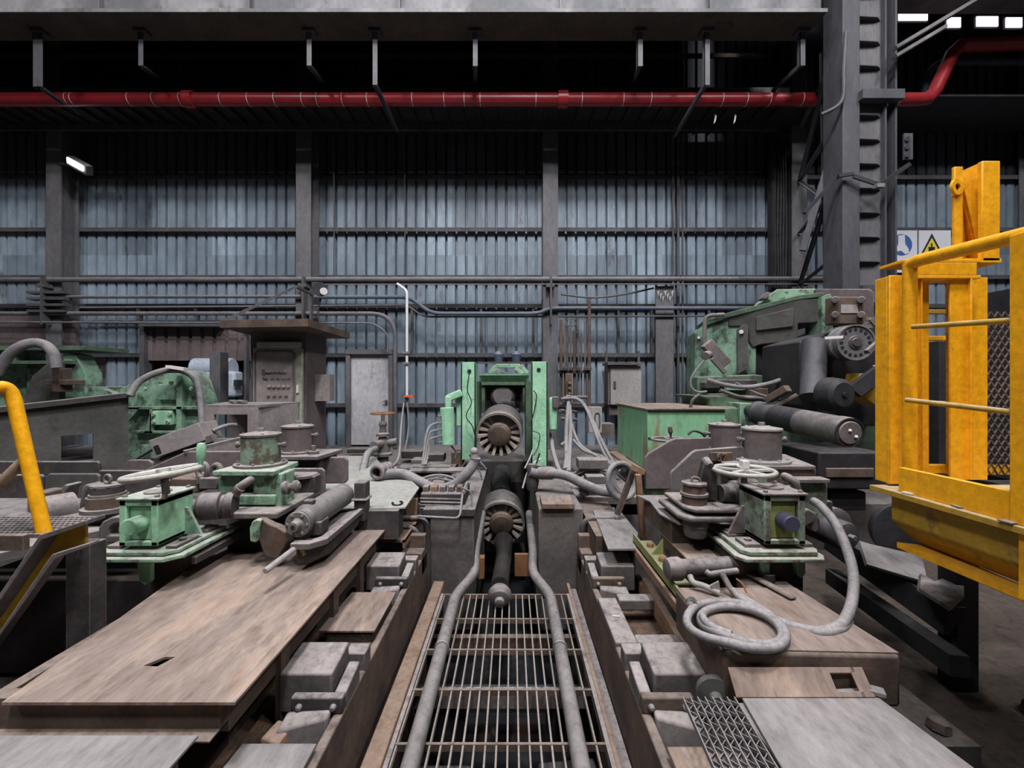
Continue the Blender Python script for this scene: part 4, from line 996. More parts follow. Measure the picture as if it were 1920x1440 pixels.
# ================================================================ LEFT FOREGROUND
def rect_hole_plate(outer, inner, z0, z1):
    b = MB(); n = len(outer)
    vs = [(p[0], p[1], z1) for p in outer] + [(p[0], p[1], z1) for p in inner] + [(p[0], p[1], z0) for p in outer] + [(p[0], p[1], z0) for p in inner]
    fs = []
    for i in range(n):
        j = (i + 1) % n
        fs += [(i, j, n + j, n + i), (2 * n + i, 3 * n + i, 3 * n + j, 2 * n + j), (i, 2 * n + i, 2 * n + j, j), (n + i, n + j, 3 * n + j, 3 * n + i)]
    return b.add(vs, fs)
fp = thing('floor_plate', 'large rusty floor plate with a small burnt hole, left foreground', 'plate', (-1.7, 2.9, .3))
rect_hole_plate([(-2.08, 1.74), (-1.13, 1.74), (-1.13, 4.12), (-2.45, 4.12)], [(-1.70, 1.965), (-1.63, 1.96), (-1.60, 2.03), (-1.65, 2.03)], .69, .702).build('plate', 'rustplate', fp)
b = MB(); b.span((-2.2, 1.78, .55), (-1.22, 1.84, .69)); b.span((-2.2, 1.72, .55), (-1.22, 1.84, .56)); b.span((-1.28, 1.84, .5), (-1.22, 4.1, .69)); b.span((-2.2, 1.84, .5), (-2.14, 4.1, .69)); b.build('support_channel', 'brownsteel', fp, bevel=.003)
MB().plate([(-2.4, 1.0), (-1.25, 1.0), (-1.25, 1.70), (-2.4, 1.70)], .59, .60).build('floor_plate', 'greyplate', None, 'grey floor plate at the bottom left corner, one step lower', 'plate')
b = MB(); b.span((-2.4, 1.0, -.2), (-1.30, 1.66, .59)); b.span((-2.0, 2.2, -.4), (-1.46, 3.2, .5)); b.build('plate_plinth', 'brownsteel', None, 'brown plinth under the rusty floor plates', 'plinth')
b = MB(); b.span((-1.45, 1.0, -.3), (-1.345, 4.1, .16)); b.build('rubble_bank', 'rustrubble', None, 'dark rusty rubble between the rusty plate and the left track frame', 'rubble', kind='stuff')
for i, (x, y) in enumerate(((-1.2, 2.05), (-1.26, 2.5), (-1.22, 2.95), (-1.26, 3.4), (-1.2, 3.8), (-1.14, 1.95), (-1.3, 1.8))):
    MB().lathe((x, y, .14), (.2, .1, 1), [(0, .07), (.05, .09), (.12, .07), (.15, .03), (.155, 0)], 9).build('debris_lump', 'rustrubble', None, 'lump of rusty debris beside the left track frame', 'debris', 'lumps of debris along the left track frame')
for y in (2.2, 2.85, 3.35): MB().span((-1.22, y, .2), (-1.19, y + .08, .66)).build('leg', 'brownsteel', fp)
# narrow rusty channel and pale plate beyond
ch = thing('channel_tray', 'rusty channel tray with debris at the far end of the rusty plate', 'tray', (-1.05, 4.3, .5))
b = MB(); b.span((-1.28, 3.9, .55), (-.98, 4.65, .57)); b.span((-1.28, 3.9, .55), (-1.26, 4.65, .64)); b.span((-1.0, 3.9, .5), (-.98, 4.65, .58)); b.span((-1.10, 4.45, .57), (-.99, 4.5, .80)); b.build('tray', 'rustbeam', ch)
pp_ = thing('hatch_plate', 'pale grey hatch plate with a curved handle hole left of the foundation block', 'plate', (-1.5, 4.8, .7))
pl = [onz(600, 958, .88), onz(760, 952, .88), onz(786, 915, .88), onz(742, 876, .88), onz(702, 874, .88), onz(655, 890, .88), onz(600, 892, .88)]
MB().plate([(p.x, p.y) for p in pl], .872, .885).build('plate', 'paleplate', pp_)
b = MB(); b.tube([onz(x, y, .887) for x, y in ((736, 943), (738, 947), (745, 948), (752, 946), (754, 942), (750, 941))], .012, 6, smooth=3); b.build('handle_slot', 'black', pp_)
b = MB(); b.span((pl[0].x, pl[0].y + .03, .62), (pl[1].x - .05, pl[1].y + .12, .87)); b.build('support', 'dustydark', pp_)
p0, p1 = onz(765, 882, .86), onz(885, 880, .86)
for i, (x0, x1, y, mt, lab) in enumerate(((745, 843, 877, 'greyplate', 'pale strip plate lying behind the hatch plate'), (765, 880, 883, 'dusty', 'dark strip lying behind the grey S shaped hose'))):
    a = onz(x0, y, .88); c = onz(x1, y, .88)
    MB().span((a.x, a.y, .86), (c.x, a.y + .25, .88)).build('strip_plate', mt, None, lab, 'plate')
b = MB(); b.span((-1.5, 4.95, .6), (-.83, 6.6, .80)); b.build('service_plinth', 'dustydark', None, 'dark plinth carrying hoses left of the spindle pit', 'plinth')
# blocky manifold left of foundation block
mf = thing('hydraulic_manifold', 'greasy dusty hydraulic manifold on the left foundation block', 'manifold', at(840, 945, 4.6))
b = MB(); box_px(b, 788, 925, 872, 950, 4.45, .5); b.build('body', 'dustydark', mf, bevel=.015)
for i in range(5): b = MB(); box_px(b, 792 + 16 * i, 912, 803 + 16 * i, 930, 4.5, .12); b.build('valve', ('dusty', 'rustbeam', 'dusty', 'dusty', 'brownsteel')[i], mf, bevel=.01)
for i in range(4):
    b = MB(); b.cyl(at(788, 935 + 6 * i, 4.42), at(864, 937 + 6 * i, 4.42), .012, n=8); b.build('tube', 'hose' if i % 2 else 'dustydark', mf)
pipe(bend([at(782, 968, 4.2), at(862, 972, 4.2), at(868, 920, 4.4), at(876, 905, 4.5)], cr=.06), .012, 'hose', 'thin pale tube looping over the left foundation block', 1, 'thin_tube', 'tube', None, 8)
pipe(bend([at(866, 915, 4.35), at(884, 922, 4.4), at(886, 960, 4.35)], cr=.06), .01, 'hose', 'thin tube dropping along the edge of the left foundation block', 1, 'thin_tube', 'tube', None, 8)
# big hose with coupling
bh = thing('suction_hose', 'thick grey hose snaking from an open coupling to an elbow left of the spindles', 'hose', at(800, 915, 4.9))
MB().tube([at(712, 892, 4.95), at(735, 888, 5.0), at(760, 890, 5.0), at(790, 905, 4.9), at(820, 917, 4.8), at(850, 910, 4.75), at(875, 888, 4.75), at(889, 868, 4.8), at(892, 858, 4.8)], .058, 16, smooth=8).build('hose', 'hose', bh)
a = at(724, 879, 5.1); c = at(704, 887, 4.85); ax = (c - a).normalized()
MB().ring(a - ax * .06, ax, .075, .055, .3).build('coupling', 'dusty', bh)
for t in (.0, .08, .20): MB().ring(a + ax * t, ax, .085, .06, .03).build('band', 'beigebox', bh)
MB().ball(at(889, 846, 4.8), .045).cyl(at(889, 848, 4.8), at(890, 862, 4.8), .035).build('elbow_cap', 'beigebox', bh)
pipe([at(735, 875, 5.2), at(748, 855, 5.6), at(752, 800, 6.5), at(757, 756, 7.6)], .014, 'hose', 'thin hose rising from the open coupling towards the wall', 5, 'thin_hose', 'hose', None, 8)
for i, (pts) in enumerate((((785, 900), (810, 892), (835, 892), (858, 900)), ((790, 903), (815, 897), (840, 900), (862, 906)), ((800, 910), (812, 898), (822, 895), (832, 893)))):
    pipe([at(x, y, 4.95) for x, y in pts], .016, 'hose', ('slim hose behind the thick snaking hose, upper', 'slim hose behind the thick snaking hose, lower', 'slim hose crossing behind the thick snaking hose')[i], 5, 'slim_hose', 'hose', 'slim hoses behind the thick hose', 8)

# ---- LEFT CARRIAGE MACHINE
def kn(x, y, Y): return at(x, y, Y)
def machine_common(t, s, cx, m1, m2, base=('dusty', 'dustydark')):
    """two cylinder stacks, s=-1 left, +1 right"""
    pass
lm = thing('drive_carriage', 'left machine carriage with green bearing housing, valve block and two capped cylinders', 'machine', (-2.1, 3.2, .6))
# housing
def housing(t, x0, x1, y0, y1, z0, z1, side, mfr, mpan, knob, kmat):
    w_ = (x1 - x0); fr = .045
    b = MB(); b.span((x0, y0, z0), (x0 + fr, y1, z1)); b.span((x1 - fr, y0, z0), (x1, y1, z1)); b.span((x0, y0, z1 - .04), (x1, y1, z1)); b.span((x0, y0, z0), (x1, y1, z0 + .03)); b.span((x0 + .003, y0 + .062, z0 + .002), (x1 - .003, y1 - .003, z1 - .022))
    b.build('housing', mfr, t, bevel=.006)
    MB().span((x0 + fr + .006, y0 + .022, z0 + .035), (x1 - fr - .006, y0 + .07, z1 - .048)).build('face_panel', mpan, t, bevel=.004)
    cx, cz = (x0 + x1) / 2 - side * .0, (z0 + z1) / 2 - .005
    MB().cyl((cx, y0 + .03, cz), (cx, y0 - .07, cz), .052, n=32, ch=.006).build('shaft_knob', kmat, t)
    MB().span((x0 - .012, y0 - .012, z1), (x1 + .012, y1 + .01, z1 + .014)).build('top_cover', 'dusty' if kmat == 'black' else 'mintdirty', t, bevel=.004)
    MB().cyl((cx, (y0 + y1) / 2, z1 + .014), (cx, (y0 + y1) / 2, z1 + .024), .075, n=24).build('lid', 'dusty', t)
    for dx in (x0 + .02, x1 - .02):
        for dy in (y0 + .02, y1 - .02): MB().hexbolt((dx, dy, z1 + .014), (0, 0, 1), .014, .014).build('bolt', 'dusty', t)
    # side gusset
    for sx in ((x1, 1),) if side < 0 else ((x0, -1),):
        gx = sx[0]
        MB().prism([(gx, y1 - .08, z0 + .18), (gx + sx[1] * .02, y1 - .08, z0 + .18), (gx + sx[1] * .11, y1 - .08, z0 - .0), (gx, y1 - .08, z0)], (0, .02, 0)).build('gusset', 'dusty' if kmat == 'black' else 'mintdirty', t)
hx0, hx1 = -2.47, -2.225
housing(lm, hx0, hx1, 2.68, 2.98, .98, 1.27, -1, 'mint', 'mint', 1, 'mint')
b = MB(); b.plate([(-2.62, 2.68), (-2.60, 2.62), (-2.15, 2.62), (-2.07, 2.70), (-2.07, 3.18), (-2.62, 3.18)], .90, .925); b.build('base_plate', 'mintdirty', lm, bevel=.006)
b = MB(); b.plate([(-2.59, 2.68), (-2.57, 2.65), (-2.17, 2.65), (-2.11, 2.71), (-2.11, 3.16), (-2.59, 3.16)], .93, .955); b.build('sub_plate', 'mintdirty', lm, bevel=.006)
for (x, y, w_, d_) in ((-2.52, 2.78, .09, .16), (-2.16, 2.80, .07, .2), (-2.17, 3.05, .07, .12)):
    MB().span((x - w_ / 2, y - d_ / 2, .955), (x + w_ / 2, y + d_ / 2, .978)).build('clamp_pad', 'dusty', lm, bevel=.005)
    MB().cyl((x, y, .978), (x, y, .992), .022, n=16).build('bolt', 'dusty', lm)
MB().prism([(-2.40, 2.72, .90), (-2.30, 2.72, .90), (-2.30, 2.72, .74), (-2.34, 2.72, .71), (-2.38, 2.72, .74)], (0, .03, 0)).build('lug', 'mint', lm, bevel=.008)
MB().span((-2.50, 2.95, .55), (-2.26, 3.1, .9)).build('slide', 'brownsteel', lm)
b = MB(); b.span((-2.3, 2.9, .82), (-2.1, 3.6, .90)); b.beam((-2.09, 2.8, .84), (-2.09, 3.6, .84), .03, .05); b.build('rail', 'dustydark', lm, bevel=.005)
# claws
def claw(t, px_pts, Y, th, mat, name='claw'):
    b = MB(); poly_px(b, px_pts, Y, th); return b.build(name, mat, t, bevel=.01)
claw(lm, [(185, 1018), (184, 990), (192, 978), (208, 970), (226, 968), (226, 980), (212, 984), (204, 992), (203, 1004), (226, 1004), (226, 1020)], 2.9, .08, 'dusty')
# motor shaft between housing and block
b = MB(); b.lathe((-2.22, 3.02, 1.13), (1, .28, 0), [(0, .08), (.02, .095), (.14, .095), (.15, .075), (.17, .075), (.18, .09), (.23, .09)], 32); b.build('motor', 'dustydark', lm)
# handwheel
def handwheel(t, c, R, mat, grip=None, tilt=0.0, n=3, r=.016, gmat='mint'):
    ax = Vector((math.sin(tilt), 0, math.cos(tilt)))
    b = MB(); b.torus(c, ax, R, r, 48, 12)
    u = ax.orthogonal().normalized(); w_ = ax.cross(u)
    for a in range(n):
        q = 2 * PI * a / n + .5; b.beam(c, c + (u * math.cos(q) + w_ * math.sin(q)) * R, .035, .014, ax)
    b.cyl(c - ax * .03, c + ax * .025, .035, n=20)
    b.build('handwheel', mat, t)
    MB().cyl(c - ax * .03, c - ax * .13, .02, n=14).build('spindle_stem', 'dustydark', t)
    if grip is not None:
        g = c + (u * math.cos(grip) + w_ * math.sin(grip)) * R
        MB().lathe(g, ax + Vector((.15, 0, 0)), [(0, .012), (.03, .014), (.05, .024), (.12, .027), (.145, .02), (.15, 0)], 16).build('crank_grip', gmat, t)
hc = at(307, 886, 2.55)
ax = Vector((math.sin(-.12), 0, math.cos(-.12))); u = ax.orthogonal().normalized(); w_ = ax.cross(u)
best = max(range(64), key=lambda k: ((u * math.cos(k * PI / 32) + w_ * math.sin(k * PI / 32)).x * .9 + (u * math.cos(k * PI / 32) + w_ * math.sin(k * PI / 32)).y * .25))
handwheel(lm, hc, .19, 'cream', best * PI / 32, -.12, 3, .017)
MB().beam(at(315, 900, 2.7), at(308, 935, 2.7), .025, .02).build('stay', 'dusty', lm)
# valve block stack (centre)
def px_box(t, x0, y0, x1, y1, Y, dep, name, mat, bev=.008):
    b = MB(); box_px(b, x0, y0, x1, y1, Y, dep); return b.build(name, mat, t, bevel=bev)
px_box(lm, 405, 928, 516, 948, 3.2, .22, 'lower_block', 'mintdirty', .012)
px_box(lm, 407, 893, 449, 928, 3.22, .1, 'front_plate', 'mintdirty', .02)
px_box(lm, 473, 890, 519, 930, 3.22, .1, 'front_plate', 'mintdirty', .02)
px_box(lm, 418, 890, 510, 930, 3.3, .2, 'middle_block', 'greendark', .01)
px_box(lm, 514, 888, 528, 962, 3.22, .2, 'side_cheek', 'mintdirty', .012)
px_box(lm, 400, 948, 520, 964, 3.25, .4, 'foot_block', 'dustydark', .012)
b = MB(); z0 = at(0, 892, 3.18).z; b.plate([(-2.22, 3.16), (-1.76, 3.16), (-1.78, 3.56), (-2.2, 3.56)], z0, z0 + .04); b.build('cover_plate', 'mintdirty', lm, bevel=.008)
def cyl_stack(t, x, y, zb, r, h, mat, lidmat, flange=.05, n=8):
    MB().cyl((x, y, zb), (x, y, zb + .022), r + flange, n=40, ch=.004).build('flange', lidmat, t)
    for k in range(n):
        q = 2 * PI * k / n + .2; MB().hexbolt((x + math.cos(q) * (r + flange * .55), y + math.sin(q) * (r + flange * .55), zb + .022), (0, 0, 1), .012, .014).build('bolt', lidmat, t)
    MB().cyl((x, y, zb + .02), (x, y, zb + h), r, n=40).build('cylinder', mat, t)
    MB().lathe((x, y, zb + h), (0, 0, 1), [(0, r + .008), (.014, r + .008), (.018, r - .01), (.03, r * .4), (.034, 0)], 40).build('lid', lidmat, t)
    MB().hexbolt((x, y, zb + h + .03), (0, 0, 1), .026, .03).build('lid_bolt', 'bolt', t)
    for k in range(4):
        q = 2 * PI * k / 4 + .6; MB().hexbolt((x + math.cos(q) * r * .85, y + math.sin(q) * r * .85, zb + h + .014), (0, 0, 1), .012, .012).build('bolt', lidmat, t)
    for sx in (-1, 1):
        z = zb + h * .68; MB().cyl((x + sx * (r - .01), y, z), (x + sx * (r + .035), y, z), .014, n=10).lathe((x + sx * (r + .03), y, z), (sx, 0, 0), [(0, .02), (.02, .026), (.03, .012)], 12).build('wing_nut', 'dusty', t)
cyl_stack(lm, -2.0, 3.40, z0 + .04, .14, .235, 'mintworn', 'dusty')
px_box(lm, 524, 862, 600, 890, 4.0, .4, 'rear_block', 'dustydark', .01)
b = MB(); b.plate([(-2.3, 3.9), (-1.78, 3.9), (-1.72, 4.35), (-2.3, 4.35)], 1.30, 1.34); b.build('rear_plate', 'dusty', lm, bevel=.008)
cyl_stack(lm, -2.07, 4.12, 1.34, .138, .245, 'cabinetside', 'dusty', .03)
MB().cyl((-1.87, 4.02, 1.34), (-1.87, 4.02, 1.37), .05, n=24).cyl((-1.87, 4.02, 1.37), (-1.87, 4.02, 1.42), .02, n=10).build('side_port', 'dusty', lm)
MB().tube([at(470, 900, 3.15), at(462, 905, 3.1), at(449, 915, 3.08), at(442, 928, 3.08)], .03, 14, smooth=4).build('drain_elbow', 'dusty', lm)
MB().ring(at(451, 914, 3.08), Vector((-.8, 0, -.8)), .036, .028, .02).build('elbow_collar', 'dusty', lm)
MB().lathe(at(533, 915, 3.2), (1, 0, .15), [(0, .05), (.03, .05), (.04, .03), (.07, .03), (.08, .045), (.10, .045), (.12, .02)], 14).build('side_nut', 'dusty', lm)
for i, (x, y) in enumerate(((380, 882), (407, 882))):
    c = at(x, y, 3.3); MB().torus(c, (.35, 1, 0), .055 - .012 * i, .02, 24, 10).box(c + Vector((0, .02, -.07)), (.07, .06, .06)).build('eye_lug', 'dusty', lm)
px_box(lm, 372, 896, 408, 918, 3.25, .25, 'lug_base', 'dusty', .01)
px_box(lm, 320, 897, 372, 925, 3.3, .25, 'rusty_block', 'brownsteel', .012)
px_box(lm, 372, 962, 520, 974, 3.05, .7, 'cross_bar', 'dusty', .01)
# roller
def roller(t, a, L_, r, mat='roller'):
    MB().lathe(a, (0, 1, 0), [(.0, r * .9), (.0, r * .93), (.03, r * .93), (.031, r * .75), (.10, r * .75), (.12, r * 1.06), (.24, r * 1.06), (.245, r), (L_, r)], 40).build('roller_body', mat, t)
    MB().cyl(a, a - Vector((0, .02, 0)), r * .9, n=32, ch=.004).build('end_flange', 'dusty', t)
    MB().lathe(a - Vector((0, .02, 0)), (0, -1, 0), [(0, r * .45), (.01, r * .36), (.06, r * .33), (.062, r * .2), (.062, 0)], 24).build('end_hub', 'dusty', t)
    MB().cyl(a - Vector((0, .0825, 0)), a - Vector((0, .0835, 0)), r * .16, n=16).build('hub_bore', 'black', t)
    for k in range(6):
        q = 2 * PI * k / 6; MB().hexbolt(a + Vector((math.cos(q) * r * .7, -.02, math.sin(q) * r * .7)), (0, -1, 0), .011, .008).build('bolt', 'bolt', t)
ra_ = at(560, 982, 2.98)
roller(lm, ra_, .78, .098)
MB().span((ra_.x - .11, 3.08, ra_.z - .12), (ra_.x + .11, 3.22, ra_.z - .02)).span((ra_.x - .03, 3.10, ra_.z + .08), (ra_.x + .04, 3.16, ra_.z + .13)).build('roller_saddle', 'dustydark', lm, bevel=.01)
MB().prism([(-1.51, 2.9, .87), (-1.38, 2.9, .87), (-1.30, 3.0, .87), (-1.30, 3.75, .87), (-1.34, 3.75, .87), (-1.36, 3.06, .87), (-1.40, 2.97, .87), (-1.51, 2.97, .87)], (0, 0, .045)).build('tray_rim', 'dusty', lm, bevel=.006)
MB().prism([(-1.50, 2.95, .74), (-1.42, 2.95, .74), (-1.32, 3.1, .76), (-1.32, 3.7, .78), (-1.50, 3.7, .74)], (0, 0, .14)).build('tray_body', 'dustydark', lm, bevel=.02)
MB().span((-1.38, 3.72, .80), (-1.28, 3.85, 1.14)).span((-1.40, 3.70, .98), (-1.26, 3.85, 1.0)).build('end_bracket', 'dustydark', lm, bevel=.01)
claw(lm, [(468, 1016), (467, 990), (472, 978), (480, 974), (492, 974), (508, 984), (520, 988), (532, 996), (545, 1000), (553, 1012), (540, 1016), (520, 1050), (495, 1044), (484, 1010), (478, 1018)], 3.0, .07, 'brownsteel')
claw(lm, [(468, 1016), (467, 990), (472, 978), (480, 974), (490, 976), (484, 990), (480, 1018)], 2.97, .04, 'mintdirty', 'claw_tip')
a = at(551, 1030, 2.85); c = at(497, 1071, 2.6)
P_, R__ = catmull([a, c], 22); MB().tube([a.lerp(c, i / 40) for i in range(41)], .016, 10, radii=[.017 + .004 * (i % 2) for i in range(41)]).build('threaded_rod', 'beigebox', lm)
MB().beam(at(562, 1018, 2.95), at(573, 1040, 2.95), .035, .02).build('stay_bar', 'ochregreen', lm)
# vertical side plates
def vplate(t, pts, Y, th, mat='dusty', name='side_plate', bev=.01):
    b = MB(); poly_px(b, pts, Y, th); return b.build(name, mat, t, bevel=bev)
def rnd(x0, y0, x1, y1, c=4): return [(x0, y0 + c), (x0 + c, y0), (x1 - c, y0), (x1, y0 + c), (x1, y1 - c), (x1 - c, y1), (x0 + c, y1), (x0, y1 - c)]
vplate(lm, rnd(578, 857, 652, 907, 6), 4.12, .03, 'cabinetside')
vplate(lm, rnd(540, 878, 609, 932, 6), 3.75, .03, 'dusty')
px_box(lm, 536, 893, 590, 926, 3.62, .12, 'box_lug', 'dustydark', .01)
MB().lathe(at(563, 893, 3.68), (0, 0, 1), [(0, .14), (.02, .14), (.025, .12), (.025, 0)], 28).build('round_cover', 'dusty', lm)
vplate(lm, [(255, 888), (345, 848), (356, 846), (459, 846), (459, 895), (255, 895)], 3.75, .03, 'cabinetside')
MB().beam(at(345, 848, 3.75), at(452, 822, 4.1), .05, .03).build('strip', 'dusty', lm)
# deck and carriages behind left
lc_ = thing('roller_conveyor', 'dusty conveyor deck with upright plates and gussets at the left edge', 'conveyor', (-3.6, 3.6, .6))
b = MB(); za = .96; b.plate([(at(-80, 0, 3.3).x, 3.2), (-2.62, 3.2), (-2.3, 3.9), (at(-80, 0, 4.3).x, 4.3)], .93, .97); b.build('deck', 'dustydark', lc_, bevel=.006)
vplate(lc_, rnd(-60, 865, 186, 892, 4), 4.1, .03, 'dustydark', 'upright_plate')
vplate(lc_, rnd(86, 888, 186, 975, 5), 3.85, .03, 'greyer', 'upright_plate')
vplate(lc_, rnd(-60, 890, 80, 960, 4), 3.85, .03, 'dustydark', 'upright_plate')
vplate(lc_, [(225, 884), (240, 862), (278, 862), (286, 868), (286, 884)], 4.3, .03, 'cabinetside', 'upright_plate')
vplate(lc_, [(185, 882), (330, 882), (330, 945), (185, 945)], 3.95, .03, 'dustydark', 'upright_plate')
for x in (108, 146):
    vplate(lc_, [(x, 970), (x + 7, 914), (x + 14, 908), (x + 22, 910), (x + 14, 920), (x + 5, 970)], 3.5, .12, 'dusty', 'gusset')
px_box(lc_, 50, 925, 78, 960, 3.4, .2, 'rust_stub', 'brownsteel', .01)
b = MB(); b.lathe(at(70, 965, 3.3), (.5, 1, 0), [(0, .10), (.03, .13), (.2, .13)], 24); b.build('roller_end', 'dusty', lc_)
b = MB(); b.plate([(-4.3, 2.6), (-3.2, 2.6), (-2.9, 3.15), (-4.3, 3.15)], .90, .95); b.build('lower_deck', 'dusty', lc_)
cs = thing('capped_bearing', 'stacked round bearing cap with an eye bolt left of the green housing', 'bearing', at(202, 955, 3.25))
c = at(202, 956, 3.25)
for (z, r, h, mt, nm) in ((.0, .155, .03, 'dusty', 'base'), (.03, .125, .08, 'brownsteel', 'ring'), (.11, .11, .02, 'dusty', 'ring'), (.13, .10, .055, 'dustydark', 'cap'), (.185, .105, .012, 'dusty', 'lid')):
    MB().cyl(c + Vector((0, 0, z)), c + Vector((0, 0, z + h)), r, n=28 if nm != 'lid' else 8).build(nm, mt, cs)
MB().torus(c + Vector((0, 0, .235)), (.2, 1, 0), .03, .011, 20, 8).build('eye_bolt', 'dusty', cs)
# undercarriage darkness: structural beams
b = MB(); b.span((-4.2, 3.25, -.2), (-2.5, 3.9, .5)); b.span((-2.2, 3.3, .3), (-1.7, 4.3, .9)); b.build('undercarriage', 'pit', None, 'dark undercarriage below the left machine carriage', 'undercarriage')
# ---- stair, rail and platform at the left edge
st = thing('stair_platform', 'left stair platform with grey stringer, dirty yellow web and grating', 'stair', (-2.5, 2.3, -.25))
def ST(x, y, Y=2.2): return at(x, y, Y)
b = MB(); poly_px(b, [(-60, 1195), (0, 1112), (74, 1003), (162, 975), (162, 983), (78, 1012), (0, 1126), (-60, 1210)], 2.12, .10); b.build('top_flange', 'dusty', st, bevel=.003)
b = MB(); poly_px(b, [(-60, 1262), (0, 1182), (97, 1040), (168, 1018), (168, 1024), (103, 1048), (0, 1192), (-60, 1276)], 2.10, .05); b.build('bottom_flange', 'dusty', st, bevel=.003)
b = MB(); poly_px(b, [(-60, 1205), (78, 1008), (160, 980), (160, 1020), (97, 1044), (-60, 1268)], 2.2, .015); b.build('web', 'yellowdirty', st)
b = MB(); box_px(b, 124, 1022, 168, 1380, 2.4, .1); b.build('support_leg', 'dustydark', st)
b = MB(); z0 = 1.24
for i in range(9): y = 2.16 + i * .035; b.span((-3.2, y, z0 - .02), (-2.36, y + .008, z0))
for i in range(30): x = -3.2 + i * .028; b.span((x, 2.16, z0 - .018), (x + .008, 2.46, z0 - .004))
b.build('tread_grating', 'dusty', st)
b = MB(); b.span((-3.2, 2.12, z0 - .07), (-2.43, 2.15, z0 + .005)); b.build('tread_edge', 'brownsteel', st)
sr = thing('stair_handrail', 'yellow tubular stair handrail at the left edge of the picture', 'handrail', ST(84, 1002))
MB().tube(bend([ST(-60, 800, 1.9), ST(-30, 730, 2.1), ST(20, 722, 2.2), ST(84, 1003, 2.2)], cr=.09, k=8), .03, 16).build('rail', 'yellow', sr)
MB().cyl(ST(46, 862, 2.2), ST(-50, 955, 2.15), .024, n=14).build('brace', 'rustplate', sr)
# ================================================================ RIGHT FOREGROUND
rm = thing('drive_carriage', 'right machine carriage with open green housing, handwheel and two capped cylinders', 'machine', (1.7, 3.2, .5))
housing(rm, 1.585, 1.845, 2.68, 2.98, .99, 1.30, 1, 'mintworn', 'ochregreen', 1, 'black')
MATS['knobblue'] = plain('knobblue', (.045, .045, .075), .5)
rm_knob = [o for o in bpy.data.objects if o.parent == rm and o.name.startswith('shaft_knob')][0]
rm_knob.data.materials[0] = MATS['knobblue']
b = MB(); b.plate([(1.43, 3.2), (1.40, 2.68), (1.44, 2.62), (1.92, 2.62), (1.96, 2.68), (1.96, 3.2)], .90, .925); b.build('base_plate', 'mintworn', rm, bevel=.006)
b = MB(); b.plate([(1.46, 3.18), (1.44, 2.70), (1.48, 2.65), (1.90, 2.65), (1.93, 2.70), (1.93, 3.18)], .93, .958); b.build('sub_plate', 'mintworn', rm, bevel=.006)
for (x, y, w_, d_) in ((1.535, 2.78, .10, .13), (1.50, 2.96, .06, .12), (1.89, 2.80, .06, .16)):
    MB().span((x - w_ / 2, y - d_ / 2, .958), (x + w_ / 2, y + d_ / 2, .982)).build('clamp_pad', 'dusty', rm, bevel=.005)
    MB().cyl((x, y, .982), (x, y, .995), .022, n=16).build('bolt', 'dusty', rm)
for x in (1.565, 1.79):
    MB().prism([(x, 2.70, .90), (x + .07, 2.70, .90), (x + .07, 2.70, .80), (x + .045, 2.70, .765), (x + .02, 2.70, .79)], (0, .05, 0)).build('lug', 'mintdirty', rm, bevel=.008)
MB().span((1.45, 2.75, .62), (1.88, 3.4, .90)).build('slide', 'dustydark', rm, bevel=.01)
hc = at(1395, 882, 2.95)
handwheel(rm, hc, .19, 'cream', None, 0, 5, .015)
MB().span(hc + Vector((-.02, -.03, -.01)), hc + Vector((.025, .03, .07))).build('wheel_key', 'tape', rm, bevel=.004)
# octagonal back plates
vplate(rm, [(1210, 918), (1210, 858), (1216, 850), (1256, 826), (1266, 822), (1342, 820), (1348, 826), (1348, 870), (1300, 918)], 4.1, .035, 'cabinetside')
vplate(rm, [(1258, 962), (1257, 890), (1260, 884), (1298, 848), (1306, 844), (1393, 837), (1397, 842), (1398, 900), (1398, 962)], 3.42, .035, 'dusty', bev=.008)
nb = MB(); box_px(nb, 1333, 848, 1374, 866, 3.40, .02); nb = nb.build('number_plate', 'brownsteel', rm, bevel=.008)
text('67', at(1353, 858, 3.385), .085, 'brownsteel', rm, 'raised_number', ext=.008)
px_box(rm, 1340, 866, 1420, 900, 3.5, .3, 'inner_block', 'dustydark')
# table with layered edge
b = MB(); b.plate([(1.21, 3.02), (1.26, 2.93), (1.62, 2.93), (1.62, 3.40), (1.21, 3.40)], 1.11, 1.14); b.build('table_plate', 'dusty', rm, bevel=.01)
b = MB(); b.plate([(1.17, 3.02), (1.22, 2.93), (1.62, 2.93), (1.62, 3.42), (1.17, 3.42)], 1.045, 1.085); b.build('table_plate', 'dusty', rm, bevel=.014)
cs = thing('capped_bearing', 'stacked round bearing cap with small eye left of the right handwheel', 'bearing', (1.33, 3.12, 1.14))
c = Vector((1.315, 3.08, 1.14))
for (z, r, h, mt, nm) in ((.0, .085, .06, 'brownsteel', 'ring'), (.06, .095, .018, 'dusty', 'ring'), (.078, .075, .06, 'brownsteel', 'cap'), (.138, .09, .014, 'dusty', 'lid')):
    MB().cyl(c + Vector((0, 0, z)), c + Vector((0, 0, z + h)), r, n=28 if nm != 'lid' else 8).build(nm, mt, cs)
MB().tube([c + Vector((-.02, 0, .15)), c + Vector((-.01, 0, .185)), c + Vector((.03, 0, .18)), c + Vector((.045, 0, .155))], .009, 8, smooth=4).build('eye_bolt', 'dusty', cs)
MB().lathe((1.31, 3.05, 1.045), (0, 0, -1), [(0, .085), (.05, .09), (.06, .08), (.1, .08), (.13, .07), (.13, 0)], 20).build('bearing_stub', 'dusty', rm)
